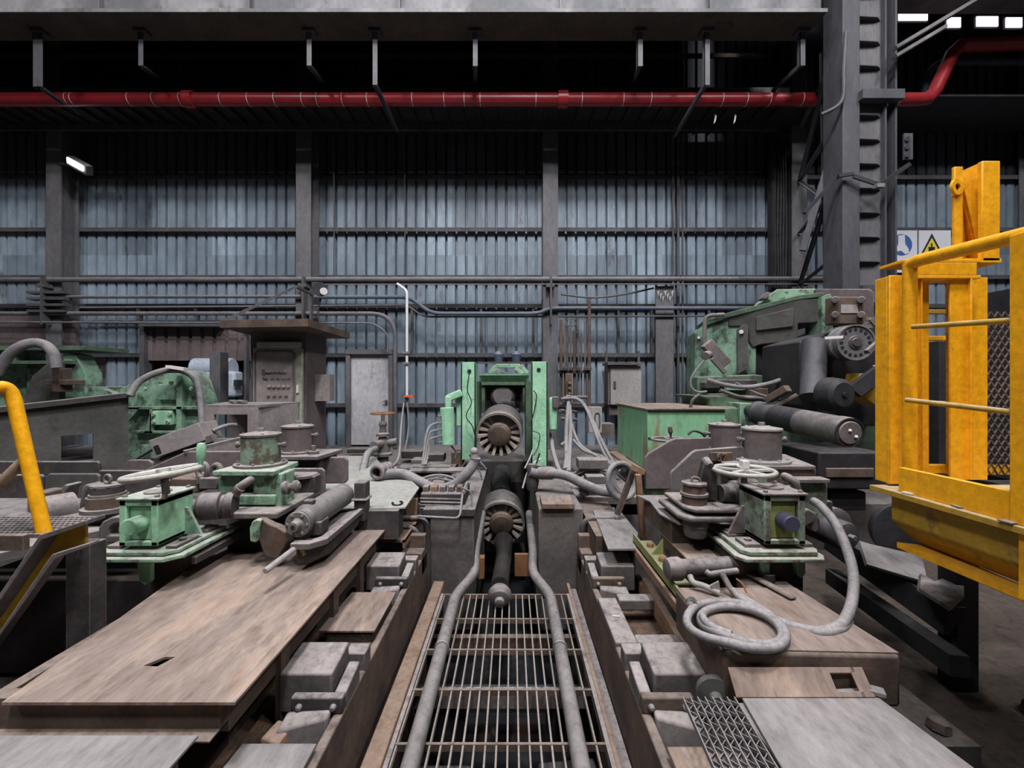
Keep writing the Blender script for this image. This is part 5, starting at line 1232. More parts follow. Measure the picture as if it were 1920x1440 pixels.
# tilted sleeve bracket
MB().prism([at(x, y, 3.1) for x, y in ((1311, 905), (1322, 862), (1332, 866), (1346, 890), (1346, 938), (1318, 938))], (0, .06, 0)).build('tilted_bracket', 'dustydark', rm, bevel=.006)
MB().cyl(at(1324, 862, 3.06), at(1332, 874, 3.0), .026, n=16).build('bracket_tube', 'dusty', rm)
MB().beam(at(1320, 858, 3.05), at(1330, 872, 3.02), .05, .02).build('bracket_tip', 'beigebox', rm)
MB().lathe(at(1350, 925, 3.1), (1, .1, 0), [(0, .06), (.08, .07), (.1, .09), (.16, .09), (.18, .11), (.26, .11)], 28).build('motor', 'dustydark', rm)
# upper table, body and cylinders
b = MB(); b.plate([(1.66, 3.2), (2.28, 3.2), (2.40, 3.75), (1.66, 3.75)], 1.355, 1.385); b.build('upper_plate', 'dusty', rm, bevel=.006)
b = MB(); b.span((1.72, 3.22, 1.25), (2.30, 3.7, 1.355)); b.build('upper_block', 'brownsteel', rm, bevel=.01)
b = MB(); b.span((2.02, 3.05, 1.0), (2.26, 3.45, 1.30)); b.build('green_body', 'mintworn', rm, bevel=.015)
b = MB(); b.span((1.70, 3.10, 1.15), (1.86, 3.2, 1.34)); b.build('green_cheek', 'mintdirty', rm, bevel=.02)
b = MB(); b.span((2.0, 3.0, 1.30), (2.24, 3.1, 1.33)); b.build('cap_strip', 'dusty', rm, bevel=.006)
cyl_stack(rm, 2.0, 3.42, 1.385, .14, .25, 'mintdirty', 'beigebox', .065)
[o for o in bpy.data.objects if o.parent == rm and o.name.startswith('cylinder')][0].data.materials[0] = MATS['dusty']
cyl_stack(rm, 2.05, 4.12, 1.36, .138, .24, 'cabinetside', 'dusty', .03)
MB().tube([at(1470, 893, 3.0), at(1480, 897, 2.95), at(1490, 906, 2.93), at(1494, 918, 2.93)], .028, 14, smooth=4).build('drain_elbow', 'dusty', rm)
MB().ring(at(1487, 903, 2.94), Vector((.8, 0, -.8)), .034, .027, .02).build('elbow_collar', 'dusty', rm)
px_box(rm, 1484, 916, 1500, 924, 2.95, .1, 'elbow_foot', 'dusty', .004)
# second handwheel behind plates
rw = thing('rear_handwheel', 'dusty handwheel with an upright crank behind the brown plates on the right', 'handwheel', at(1256, 850, 4.6))
hc = at(1256, 824, 4.7)
MB().span((hc.x - .05, 4.66, .62), (hc.x + .05, 4.76, hc.z - .2)).build('pedestal', 'brownsteel', rw)
b = MB(); b.torus(hc, (0, 0, 1), .19, .014, 36, 8)
for a in range(4): q = a * PI / 2; b.beam(hc, hc + Vector((math.cos(q) * .19, math.sin(q) * .19, 0)), .03, .012)
b.build('wheel', 'dusty', rw)
MB().lathe(at(1258, 820, 4.75), (-.1, 0, 1), [(0, .012), (.04, .014), (.06, .028), (.12, .022), (.13, 0)], 12).build('crank', 'brownsteel', rw)
MB().cyl(hc, hc - Vector((0, 0, .25)), .04, n=14).build('stem', 'brownsteel', rw)
pipe([at(1290, 815, 4.4), at(1300, 808, 4.4), at(1315, 812, 4.4), at(1322, 820, 4.4)], .012, 'blacksteel', 'thin black cable loop beside the rear handwheel', 5, 'cable_loop', 'cable', None, 6)
# rear claws and pulleys on right
claw(rm, [(1504, 958), (1516, 954), (1530, 962), (1538, 976), (1538, 992), (1530, 1000), (1524, 996), (1526, 980), (1514, 986), (1506, 996)], 2.85, .07, 'dusty')
px_box(rm, 1506, 962, 1534, 985, 2.95, .25, 'claw_block', 'dustydark')
px_box(rm, 1540, 940, 1562, 972, 3.1, .2, 'rear_lug', 'dustydark')
dp = thing('dark_pulley', 'dark round pulley ends right of the green housing', 'pulley', at(1590, 1010, 3.0))
MB().lathe(at(1592, 1008, 2.9), (-.15, 1, 0), [(0, .06), (.01, .09), (.03, .10), (.2, .10)], 32).build('wheel', 'darkroller', dp)
MB().lathe(at(1572, 990, 3.15), (-.15, 1, 0), [(0, .1), (.02, .14), (.2, .14)], 32).build('wheel', 'dustydark', dp)
MB().hexbolt(at(1594, 1006, 2.88), (.1, -1, 0), .02, .04).build('bolt', 'bolt', dp)
# green-yellow channel rail and plates
cr = thing('bolted_rail', 'ochre green channel rail with rusty bolts in front of the right carriage', 'rail', (1.04, 3.0, .5))
b = MB(); b.span((1.02, 2.55, .66), (1.18, 3.6, .68)); b.span((1.02, 2.55, .66), (1.035, 3.6, .74)); b.build('channel', 'ochregreen', cr, bevel=.003)
b = MB(); b.span((1.0, 2.55, .60), (1.05, 3.65, .66)); b.span((1.04, 2.5, .58), (1.2, 2.56, .66)); b.build('edge', 'rustbeam', cr, bevel=.004)
for y in (2.65, 3.02, 3.18, 3.46): MB().hexbolt((1.12, y, .68), (0, 0, 1), .028, .03).build('bolt', 'rustbolt', cr)
MB().prism([(1.08, 3.3, .68), (1.17, 3.3, .68), (1.17, 3.3, .80)], (0, .012, 0)).build('gusset', 'ochregreen', cr)
b = MB(); b.span((1.05, 2.65, .28), (1.1, 3.7, .36)); b.beam((1.06, 3.4, .40), (1.08, 2.5, .30), .05, .12); b.build('angle_brace', 'rustbeam', cr)
b = MB(); b.plate([(1.20, 3.55), (1.20, 2.92), (1.22, 2.86), (1.50, 2.86), (1.50, 3.55)], .79, .805); b.build('slide_plate', 'rustplate', rm, bevel=.003)
b = MB(); b.span((1.22, 2.90, .66), (1.5, 3.5, .79)); b.build('slide_box', 'brownsteel', rm, bevel=.01)
b = MB(); b.plate([(1.18, 3.65), (1.14, 3.3), (1.20, 3.06), (1.44, 3.10), (1.44, 3.75), (1.12, 3.85)], .985, 1.0); b.build('wing_plate', 'greyplate', rm, bevel=.003)
b = MB(); b.span((1.2, 3.2, .8), (1.40, 3.9, .985)); b.build('wing_box', 'brownsteel', rm)
MB().hexbolt((1.30, 3.30, .805), (0, 0, 1), .03, .035).build('rust_bolt', 'rustbolt', rm)
# horizontal ram with hoses
hr = thing('clamp_ram', 'horizontal dusty ram with round end and hose fittings under the right carriage', 'ram', (1.2, 2.75, .6))
c = at(1268, 1067, 2.72)
MB().cyl(c, c + Vector((.42, .06, 0)), .058, n=28).build('ram_body', 'dustydark', hr)
MB().lathe(c + Vector((-.05, 0, 0)), (1, .1, 0), [(-.02, .04), (-.01, .062), (.03, .072), (.07, .072), (.09, .06)], 32).build('end_cap', 'dusty', hr)
MB().tube([at(1294, 1080, 2.62), at(1300, 1092, 2.58), at(1318, 1098, 2.55), at(1332, 1104, 2.52), at(1348, 1112, 2.5)], .018, 12, smooth=4).build('hose_fitting', 'beigebox', hr)
MB().prism([at(x, y, 2.5) for x, y in ((1332, 1098), (1348, 1090), (1352, 1112), (1340, 1108))], (0, .01, 0)).build('valve_lever', 'beigebox', hr)
MB().tube([at(1324, 1072, 2.6), at(1332, 1077, 2.58), at(1345, 1075, 2.57), at(1382, 1070, 2.6)], .018, 12, smooth=4).build('hose_fitting', 'dusty', hr)
MB().beam(at(1352, 1072, 2.55), at(1372, 1108, 2.5), .04, .012).cyl(at(1372, 1105, 2.5), at(1385, 1122, 2.45), .02, n=12).build('shutoff_lever', 'dusty', hr)
MB().ring(at(1382, 1118, 2.45), Vector((.5, -.2, -.6)), .028, .018, .03).build('ferrule', 'bolt', hr)
MB().tube([at(1380, 1085, 2.5), at(1392, 1095, 2.48), at(1400, 1112, 2.45)], .006, 6, smooth=3).build('wire', 'rustbolt', hr)
# slab and hoses
sl = thing('base_slab', 'thick rusty steel slab carrying the hose coil in the right foreground', 'slab', (1.35, 2.3, .3))
b = MB(); b.prism([(.995, 2.0, .50), (1.80, 1.97, .50), (1.74, 2.62, .50), (1.0, 2.62, .50)], (0, 0, .25)); b.build('slab', 'brownsteel', sl, bevel=.02)
b = MB(); b.prism([(1.0, 2.01, .748), (1.795, 1.98, .748), (1.735, 2.61, .748), (1.005, 2.61, .748)], (0, 0, .006)); b.build('wear_plate', 'rustplate', sl)
b = MB(); b.span((1.45, 2.6, .55), (1.75, 3.1, .745)); b.beam((1.48, 2.95, .77), (1.62, 2.45, .77), .05, .02); b.build('rear_slab', 'brownsteel', sl, bevel=.01)
MB().cyl((1.62, 2.72, .745), (1.62, 2.72, .80), .05, n=20).build('stud', 'dustydark', sl)
coil = thing('coiled_hose', 'grey hose coiled in two loops on the rusty slab', 'hose', (1.13, 2.1, .78))
base = Vector((1.125, 2.16, 0))
for k, (R, dz, dx) in enumerate(((.225, .79, 0), (.185, .785, .03))):
    pts = []
    for i in range(30):
        q = 2 * PI * i / 30; x = base.x + dx + R * math.cos(q); y = base.y + R * .92 * math.sin(q)
        sag = max(0, (1.0 - x)) * .25
        pts.append((x, y, dz - sag + .008 * math.sin(q * 2)))
    MB().tube(pts, .022, 12, closed=True).build('loop', 'hose', coil)
MB().tube([(base.x + .05 - .2 * math.cos(t), base.y + .15 * math.sin(t), .80) for t in (-.9, -.5, -.1, .3)], .020, 12, smooth=4).build('loop', 'hose', coil)
MB().ring((.985, 2.33, .79), (.3, 1, 0), .030, .02, .04).build('ferrule', 'chromeshine', coil)
pipe([at(1385, 1120, 2.42), at(1410, 1140, 2.35), at(1455, 1165, 2.25), at(1510, 1182, 2.18), at(1550, 1183, 2.15), at(1580, 1168, 2.2), at(1597, 1130, 2.35), at(1600, 1080, 2.45), at(1588, 1030, 2.55), at(1565, 980, 2.7), at(1540, 950, 2.85), at(1526, 940, 2.95)], .028, 'hose', 'long grey hose looping from the right carriage down onto the slab', 6, 'looped_hose', 'hose', None, 14)
pipe([at(1385, 1116, 2.44), at(1440, 1150, 2.34), at(1480, 1172, 2.3), at(1530, 1187, 2.14), at(1575, 1180, 2.16), at(1592, 1165, 2.25)], .022, 'hose', 'second hose lying beside the looped hose on the slab', 6, 'looped_hose', 'hose', None, 12)
# plates in front of slab
rp_ = thing('leaning_plate', 'rusty plate with a square hole leaning against the slab front', 'plate', (1.3, 1.95, .55))
y0p, y1p = 1.90, 1.975
P = lambda u, v: Vector((1.0 + u, y0p + (y1p - y0p) * v, .605 + .085 * v))
def quad(b, u0, v0, u1, v1): b.prism([P(u0, v0), P(u1, v0), P(u1, v1), P(u0, v1)], (0, .004, -.01))
b = MB(); quad(b, 0, 0, .46, 1); quad(b, .46, .8, .58, 1); quad(b, .46, 0, .58, .2); quad(b, .56, 0, .62, 1); b.build('plate', 'rustplate', rp_, bevel=.002)
fp2 = MB(); fp2.plate([(1.03, 1.93), (1.63, 1.97), (1.75, 1.1), (.93, 1.1)], .588, .60); fp2.build('floor_plate', 'greyplate', None, 'large smooth grey floor plate in the bottom right foreground', 'plate', bevel=.003)
b = MB(); b.span((1.0, 1.1, .2), (1.66, 1.9, .58)); b.build('plate_plinth', 'dustydark', None, 'dark plinth under the bottom right floor plate', 'plinth')
b = MB(); b.box((1.63, 1.93, .615), (.09, .05, .022), (0, 0, -.5)); b.build('loose_block', 'greyplate', None, 'small loose steel block lying at the corner of the right floor plate', 'block', bevel=.004)
# diamond grating
dg = thing('diamond_grating', 'triangular mesh grating between the right clamps and the grey floor plate', 'grating', (.88, 1.6, .58))
gx0, gx1 = .765, 1.0
def gxl(y): return .77 - (1.9 - y) * .0
for k in range(8):
    x = gx0 + (gx1 - gx0) * k / 7 * .98
    xb = x - .04
    MB().beam((x, 1.91, .59), (xb - .02, 1.1, .59), .005, .022).build('bearing_bar', 'bolt', dg)
b = MB()
for k in range(7):
    xa = gx0 + (gx1 - gx0) * k / 7; wv = (gx1 - gx0) / 7
    y = 1.90; j = 0; pts = []
    while y > 1.1:
        off = -.06 * (1.9 - y) / .8
        pts.append(Vector((xa + off + (wv * .95 if j % 2 else wv * .05), y, .588))); y -= .030; j += 1
    for a, c in zip(pts, pts[1:]): b.beam(a, c, .003, .014)
b.build('zigzag_strips', 'wallsteel', dg)
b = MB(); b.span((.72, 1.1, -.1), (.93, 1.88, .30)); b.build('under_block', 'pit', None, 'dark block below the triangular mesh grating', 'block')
b = MB(); b.lathe((.97, 2.06, .52), (-.2, -1, 0), [(0, .08), (.04, .085), (.05, .03), (.09, .03)], 20); b.build('hidden_wheel', 'greyer', None, 'dark wheel between the clamp block and the slab', 'wheel')

pipe([at(1052, 552, 9.2), at(1110, 558, 9.2), at(1170, 552, 9.2), at(1226, 540, 9.2)], .02, 'wallsteel', 'black cable sagging along the wall from the mill column to the foil covered post', 6, 'sagging_cable', 'cable', None, 8)
# ---- hatch plate and stand behind right frame
hp = MB(); hp.plate([(p.x, p.y) for p in (onz(1112, 957, .66), onz(1160, 955, .66), onz(1196, 1000, .66), onz(1192, 1030, .66), onz(1140, 1030, .66))], .65, .665); hp.build('hatch_plate', 'greyplate', None, 'grey hatch plate with a rust stain behind the far right clamp', 'plate')
b = MB(); b.span((.75, 3.8, .2), (1.1, 4.9, .645)); b.build('hatch_plinth', 'brownsteel', None, 'brown plinth below the grey hatch plate on the right', 'plinth')
ss = thing('steel_stand', 'rusty A shaped steel stand in front of the coiled hose', 'stand', (1.1, 4.2, .6))
MB().beam(at(1157, 965, 4.2), at(1190, 876, 4.2), .05, .05).build('strut', 'brownsteel', ss)
MB().beam(at(1206, 1010, 4.0), at(1196, 890, 4.0), .06, .05).build('strut', 'rustbeam', ss)
MB().box(at(1196, 880, 4.1), (.12, .08, .05), (0, .4, 0)).build('joint', 'rustbeam', ss)
# coil of thick hose and bundle on the right floor
ch_ = thing('hose_ring', 'thick ring of bundled grey hose standing beside the rusty stand', 'hose', at(1168, 935, 4.5))
for k in range(4):
    MB().torus(at(1166 + 1.5 * k, 902 - 1.2 * k, 4.5 + .035 * k), (.5, -1, .25), .185 - .016 * k + .01 * (k % 2), .028, 40, 10).build('turn', 'hose', ch_)
bh = thing('suction_hose', 'thick grey hose curving from the spindle pit to the hose ring on the right', 'hose', at(1060, 890, 4.8))
MB().tube([at(994, 884, 4.95), at(1010, 888, 4.95), at(1040, 888, 4.9), at(1065, 893, 4.85), at(1095, 908, 4.8), at(1125, 920, 4.75), at(1150, 923, 4.7)], .055, 16, smooth=8).build('hose', 'hose', bh)
MB().lathe(at(1008, 887, 4.95), (1, 0, 0), [(0, .065), (.04, .075), (.16, .075), (.2, .062)], 20).build('sleeve', 'dusty', bh)
MB().lathe(at(998, 870, 5.0), (0, 0, -1), [(0, .05), (.05, .07), (.1, .06), (.2, .08), (.3, .06)], 16).build('valve_body', 'dustydark', bh)
BG = 'bundle of grey hoses sweeping over the floor right of the mill'
for i, pts in enumerate((
    ((1052, 748), (1080, 748), (1098, 765), (1112, 800), (1130, 845), (1150, 880)),
    ((1055, 746), (1085, 750), (1104, 772), (1120, 810), (1140, 850), (1162, 885)),
    ((1062, 742), (1090, 752), (1110, 785), (1128, 825), (1146, 860)),
    ((1070, 790), (1085, 830), (1110, 850), (1140, 868), (1165, 880)),
    ((1075, 825), (1095, 845), (1125, 855), (1150, 870)),
    ((1070, 893), (1090, 882), (1120, 880), (1145, 885)),
    ((1072, 900), (1095, 888), (1125, 886), (1150, 892)),
    ((1068, 760), (1070, 800), (1068, 850), (1066, 885)),
    ((1066, 755), (1062, 800), (1062, 850), (1064, 880)),
    ((1034, 810), (1036, 840), (1044, 870), (1050, 885)),
    ((1052, 835), (1060, 830), (1062, 850), (1058, 880)),
    ((1058, 905), (1075, 918), (1100, 925), (1130, 950), (1152, 955)),
    ((1056, 915), (1072, 925), (1100, 935), (1125, 952), (1155, 953)))):
    n_ = len(pts)
    P_ = [at(x, y, 7.2 - (7.2 - 4.9) * ((y - 745) / 210 if i < 5 or i > 6 else .85)) for x, y in pts]
    pipe(P_, .022 if i not in (7, 8, 9) else .032, 'hose', 'grey hose in the sweeping bundle right of the mill', 6, 'floor_hose', 'hose', BG, 8)
MB().beam(at(1078, 888, 5.2), at(1097, 872, 5.2), .05, .02).build('orange_wedge', 'rustplate', None, 'pale orange strip among the hoses right of the mill', 'strip')
b = MB(); b.span((.72, 4.9, .5), (1.5, 6.3, .70)); b.build('service_plinth', 'dusty', None, 'dusty plinth under the hose bundle right of the mill', 'plinth')
for i, (x0, y0, x1, y1) in enumerate(((1085, 862, 1140, 880), (1100, 893, 1135, 908), (1090, 905, 1105, 930))):
    b = MB(); box_px(b, x0, y0, x1, y1, 5.0 - .1 * i, .2); b.build('floor_box', ('dusty', 'dusty', 'dustydark')[i], None, ('flat grey box under the hose bundle, upper', 'flat grey box under the hose bundle, lower', 'small dark box under the hose bundle')[i], 'box', 'boxes under the hose bundle', bevel=.01)

# ---- big green machine with black head
gm = thing('coiler_machine', 'large green and grey coiler machine with cranked beam and black drive head on the right', 'machine', (3.6, 6.2, .62))
Ya = 6.9; Yb = 5.2
def Q(x, y, Y): return at(x, y, Y)
def lerpY(x): return Ya + (Yb - Ya) * (x - 1300) / 310
def slab_px(pts, dep, off=0):
    b = MB(); return b.prism([at(x, y, lerpY(x) + off) for x, y in pts], (0.25 * dep, dep, 0))
slab_px([(1302, 750), (1302, 622), (1312, 618), (1326, 600), (1372, 590), (1418, 606), (1418, 702), (1365, 752)], .8).build('end_casing', 'greenmachine', gm, bevel=.015)
slab_px([(1366, 612), (1366, 590), (1500, 561), (1545, 556), (1548, 604), (1497, 606), (1496, 640), (1426, 646), (1412, 652), (1404, 640), (1400, 612)], .8, -.03).build('cranked_beam', 'greyer', gm, bevel=.015)
slab_px([(1318, 602), (1372, 584), (1500, 553), (1545, 548), (1545, 556), (1500, 561), (1372, 594), (1320, 612)], .6, -.05).build('top_rail', 'greendark', gm, bevel=.008)
slab_px([(1418, 594), (1488, 577), (1488, 612), (1418, 620)], .05, -.07).build('side_panel', 'greyer', gm, bevel=.008)
slab_px([(1382, 618), (1394, 608), (1402, 610), (1404, 690), (1383, 702)], .04, -.1).build('lug_plate', 'greyer', gm, bevel=.006)
MB().cyl(Q(1390, 622, lerpY(1390) - .12), Q(1390, 622, lerpY(1390) - .14), .03).build('lug_pin', 'tape', gm)
MB().cyl(Q(1310, 633, lerpY(1310) - .02), Q(1310, 633, lerpY(1310) - .04), .02).build('lug_pin', 'tape', gm)
slab_px([(1440, 560), (1457, 542), (1530, 541), (1530, 556), (1450, 570)], .8, .4).build('top_box', 'mintdirty', gm, bevel=.01)
slab_px([(1530, 541), (1632, 541), (1640, 548), (1640, 610), (1530, 610)], .3, .35).build('head_plate', 'cabinetside', gm, bevel=.015)
slab_px([(1426, 560), (1436, 548), (1446, 548), (1438, 560)], .2, .4).build('sensor', 'dusty', gm, bevel=.01)
slab_px([(1541, 556), (1556, 550), (1562, 560), (1562, 700), (1541, 655)], .5, -.1).build('head_frame', 'greenmachine', gm, bevel=.01)
b = MB(); box_px(b, 1560, 556, 1620, 608, 5.0, .12); b.build('gearbox', 'brownsteel', gm, bevel=.015)
b = MB(); box_px(b, 1577, 571, 1609, 587, 4.99, .02); b.build('label_plate', 'beigebox', gm)
for x in (1566, 1615):
    for y in (562, 590): MB().cyl(Q(x, y, 5.0), Q(x, y, 4.93), .04, n=16, ch=.008).build('bolt_head', 'dusty', gm)
c = Q(1604, 642, 4.75)
dax = Vector((-.12, -1, 0)).normalized()
MB().lathe(c, -dax, [(0, .0), (0, .19), (.03, .2), (.06, .2), (.07, .17), (.12, .17), (.13, .2), (.2, .2), (.3, .12), (.6, .12)], 40).build('brake_disc', 'pipe', gm)
for k in range(16):
    q = 2 * PI * k / 16; u = dax.orthogonal().normalized(); w_ = dax.cross(u); e = c + (u * math.cos(q) + w_ * math.sin(q)) * .145
    MB().cyl(e + dax * .001, e + dax * .006, .017, n=12).build('disc_hole', 'black', gm)
MB().ring(c, dax, .2, .185, .015).build('disc_rim', 'dusty', gm)
MB().lathe(c, dax, [(0, .075), (.015, .07), (.015, .05), (.03, .045), (.03, 0)], 24).build('disc_hub', 'dustydark', gm)
MB().beam(Q(1546, 634, 4.7), Q(1580, 632, 4.65), .03, .03).build('lever', 'tape', gm)
# black arm column and lower drum
b = MB(); b.tube([Q(1527, 640, 5.1), Q(1525, 700, 5.0), Q(1523, 745, 4.9)], .13, 16, smooth=5); b.build('drop_arm', 'columndark', gm)
MB().lathe(Q(1583, 740, 4.6), (-.15, 1, 0), [(0, 0), (0, .13), (.03, .17), (.15, .19), (.2, .19)], 36).build('lower_drum', 'blacksteel', gm)
MB().hexbolt(Q(1583, 740, 4.6), (.1, -1, 0), .03, .02).build('drum_bolt', 'black', gm)
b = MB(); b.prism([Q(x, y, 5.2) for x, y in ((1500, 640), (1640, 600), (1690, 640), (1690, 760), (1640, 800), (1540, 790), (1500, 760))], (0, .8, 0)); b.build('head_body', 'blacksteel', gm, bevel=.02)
b = MB(); b.prism([Q(x, y, 6.3) for x, y in ((1416, 648), (1510, 642), (1510, 770), (1416, 770))], (0, .4, 0)); b.build('black_body', 'blacksteel', gm, bevel=.02)  # plain black steel block filling the space beside the drive head
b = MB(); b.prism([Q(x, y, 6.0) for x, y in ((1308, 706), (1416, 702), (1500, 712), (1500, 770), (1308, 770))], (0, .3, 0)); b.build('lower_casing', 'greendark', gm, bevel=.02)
for i, (x0, y0, x1, y1) in enumerate(((1322, 716, 1350, 728), (1362, 722, 1398, 732), (1406, 728, 1446, 742), (1330, 738, 1372, 748), (1452, 716, 1484, 728))):
    b = MB(); box_px(b, x0, y0, x1, y1, 5.85, .2); b.build('fitting', ('dustydark', 'greenmachine', 'brownsteel', 'greendark', 'dusty')[i], gm, bevel=.01)
b = MB(); b.beam(Q(1600, 735, 4.7), Q(1690, 668, 4.5), .2, .16); b.build('boom', 'blacksteel', gm, bevel=.01)
b = MB(); b.prism([Q(x, y, 4.8) for x, y in ((1605, 735), (1612, 700), (1665, 700), (1690, 690), (1700, 720), (1640, 760))], (0, .2, 0)); b.build('ochre_guard', 'yellowdirty', gm, bevel=.01)
b = MB(); pass
for a, c, w_ in (((1620, 612, 4.9), (1690, 612, 4.9), .04), ((1622, 598, 4.9), (1690, 598, 4.9), .04), ((1630, 598, 4.88), (1652, 622, 4.88), .03), ((1626, 660, 4.6), (1650, 640, 4.6), .05), ((1640, 690, 4.6), (1690, 662, 4.6), .045)): MB().beam(Q(*a), Q(*c), w_, w_).build('link_bar', 'dusty', gm)
MB().prism([Q(x, y, 4.5) for x, y in ((1645, 646), (1662, 620), (1690, 615), (1690, 646))], (0, .02, 0)).build('perforated_plate', 'dusty', gm)
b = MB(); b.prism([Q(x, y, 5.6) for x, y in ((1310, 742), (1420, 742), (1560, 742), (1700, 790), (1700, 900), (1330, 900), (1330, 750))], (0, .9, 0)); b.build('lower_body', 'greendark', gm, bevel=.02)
b = MB(); b.span(Q(1302, 760, 6.5), Q(1420, 748, 5.9)); b.span(Q(1305, 725, 6.4), Q(1420, 712, 5.9)); b.build('step_plates', 'dustydark', gm, bevel=.01)
b = MB(); box_px(b, 1388, 756, 1412, 860, 5.3, .4); b.build('green_leg', 'greenmachine', gm, bevel=.01)
b = MB(); b.lathe(Q(1350, 850, 5.6), (0, 0, 1), [(0, .3), (.6, .28), (.62, .2)], 28); b.build('round_housing', 'greendark', gm)
# conduit on left and lamp arm
MB().tube(bend([Q(1320, 655, 6.5), Q(1322, 592, 6.5), Q(1358, 590, 6.4)], cr=.1), .03, 10).build('conduit', 'dusty', gm)
hd = thing('tilted_bracket', 'dusty tilted clamp bracket hanging on the green casing of the coiler', 'bracket', Q(1345, 690, 6.0))
MB().box(Q(1342, 664, 6.1), (.42, .12, .16), (0, .85, 0)).build('plate', 'dusty', hd, bevel=.01)
MB().cyl(Q(1322, 668, 6.0), Q(1330, 664, 6.1), .06, n=18).build('tube_end', 'dusty', hd)
MB().beam(Q(1335, 672, 6.0), Q(1360, 700, 6.0), .05, .05).build('strut', 'dusty', hd)
CG2 = 'cables hanging on the coiler machine'
for i, pts in enumerate((((1320, 676), (1298, 705), (1296, 725), (1308, 735), (1325, 734)), ((1325, 712), (1360, 722), (1400, 726), (1440, 720), (1470, 710), (1495, 700)), ((1380, 718), (1420, 738), (1460, 748), (1490, 745)), ((1312, 740), (1298, 752), (1294, 775), (1298, 800), (1300, 812)), ((1350, 732), (1390, 745), (1430, 748), (1436, 758)))):
    pipe([at(x, y, 5.6 if i != 3 else 5.2) for x, y in pts], (.014, .03, .016, .02, .025)[i], 'hose' if i < 3 else 'dustydark', ('thin cable looping left of the coiler casing', 'thick cable sagging across the coiler machine', 'thin cable sagging below the thick one on the coiler', 'black hose arching beside the green chest', 'brown pipe across the lower coiler body')[i], 6, 'machine_cable', 'cable', CG2, 8)
MB().beam(Q(1440, 750, 4.9), Q(1478, 728, 4.7), .1, .08).beam(Q(1455, 762, 4.8), Q(1495, 740, 4.7), .05, .04).build('roller_arm', 'brownsteel', gm, bevel=.01)
# big roller
rr = thing('pinch_roller', 'big grey and black cylinder pointing at the camera on the right', 'roller', Q(1592, 850, 3.7))
a = at(1592, 811, 3.75); e = at(1418, 773, 5.15); ax = (e - a).normalized(); L_ = (e - a).length
MB().lathe(a, ax, [(.0, .10), (.0, .125), (.02, .135), (.10, .135), (.11, .13), (L_ * .42, .13)], 40).build('front_sleeve', 'roller', rr)
MB().lathe(a + ax * L_ * .42, ax, [(0, .13), (L_ * .3, .13)], 40).build('black_sleeve', 'blacksteel', rr)
MB().lathe(a + ax * L_ * .72, ax, [(0, .13), (L_ * .2, .13), (L_ * .21, .14), (L_ * .25, .14), (L_ * .26, .10), (L_ * .28, .10)], 40).build('rear_sleeve', 'darkroller', rr)
MB().cyl(a, a - ax * .02, .10, n=36, ch=.005).build('end_cover', 'dusty', rr)
MB().ring(a - ax * .002, -ax, .13, .12, .012, 40).build('end_ring', 'blacksteel', rr)
for (dx, dz) in ((-.01, .02), (.045, -.035)): MB().ball(a - ax * .022 + Vector((dx, 0, dz)), .015).build('rivet', 'tape', rr)
MB().cyl(e, e + ax * .5, .07, n=20).build('shaft', 'blacksteel', rr)
# dark structure right below roller
du = thing('machine_plinth', 'dark machine plinth with a rusty band below the grey roller', 'base', at(1600, 920, 4.6))
b = MB(); box_px(b, 1535, 848, 1660, 918, 4.5, .8); b.build('base_block', 'blacksteel', du, bevel=.02)
b = MB(); box_px(b, 1550, 878, 1640, 896, 4.48, .03); b.build('rust_band', 'brownsteel', du, bevel=.01)
b = MB(); box_px(b, 1555, 922, 1625, 958, 4.6, .6); b.build('lower_block', 'blacksteel', du, bevel=.02)
b = MB(); b.lathe(at(1680, 990, 3.8), (-.2, -1, 0), [(0, .22), (.1, .25), (.12, .25), (.13, .2)], 32); b.build('dark_wheel', 'blacksteel', du)
# pale slanting plates at lower right
for (pts, Y, mt, lab) in ((((1612, 1014), (1632, 1020), (1728, 1042), (1740, 1092), (1692, 1078), (1626, 1058)), 3.0, 'greyplate', 'pale slanting chute plate under the yellow platform, upper'), (((1728, 1075), (1752, 1090), (1806, 1070), (1808, 1120), (1786, 1142), (1725, 1104)), 2.9, 'dusty', 'grey slanting chute plate under the yellow platform, lower')):
    b = MB(); b.prism([at(x, y, Y - (y - 1050) * .006) for x, y in pts], (0, .02, -.02)); b.build('chute_plate', mt, None, lab, 'plate', 'slanting chute plates under the yellow platform')
b = MB(); b.beam(at(1560, 1010, 3.6), at(1790, 1165, 2.6), .12, .18); b.beam(at(1560, 1080, 3.6), at(1800, 1250, 2.4), .1, .12); b.build('dark_beam', 'blacksteel', None, 'dark sloping beams under the chute plates', 'beam')
b = MB(); box_px(b, 1795, 1060, 1835, 1300, 2.6, .12); b.build('platform_leg', 'blacksteel', None, 'dark leg below the yellow platform', 'leg')
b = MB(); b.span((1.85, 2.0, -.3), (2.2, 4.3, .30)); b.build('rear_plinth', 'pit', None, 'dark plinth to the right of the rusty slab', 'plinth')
for i, (x, y, z, s) in enumerate(((1.95, 1.9, .13, .06), (2.1, 2.1, .32, .05), (2.5, 1.8, .13, .09), (2.3, 1.6, .13, .05), (3.0, 2.4, .14, .1))):
    MB().lathe((x, y, z), (.2, .1, 1), [(-.02, s), (s * .4, s * .9), (s * .7, s * .4), (s * .75, 0)], 7).build('floor_debris', 'rubble', None, 'lump of dark debris on the floor at the right', 'debris', 'lumps of debris on the right floor')

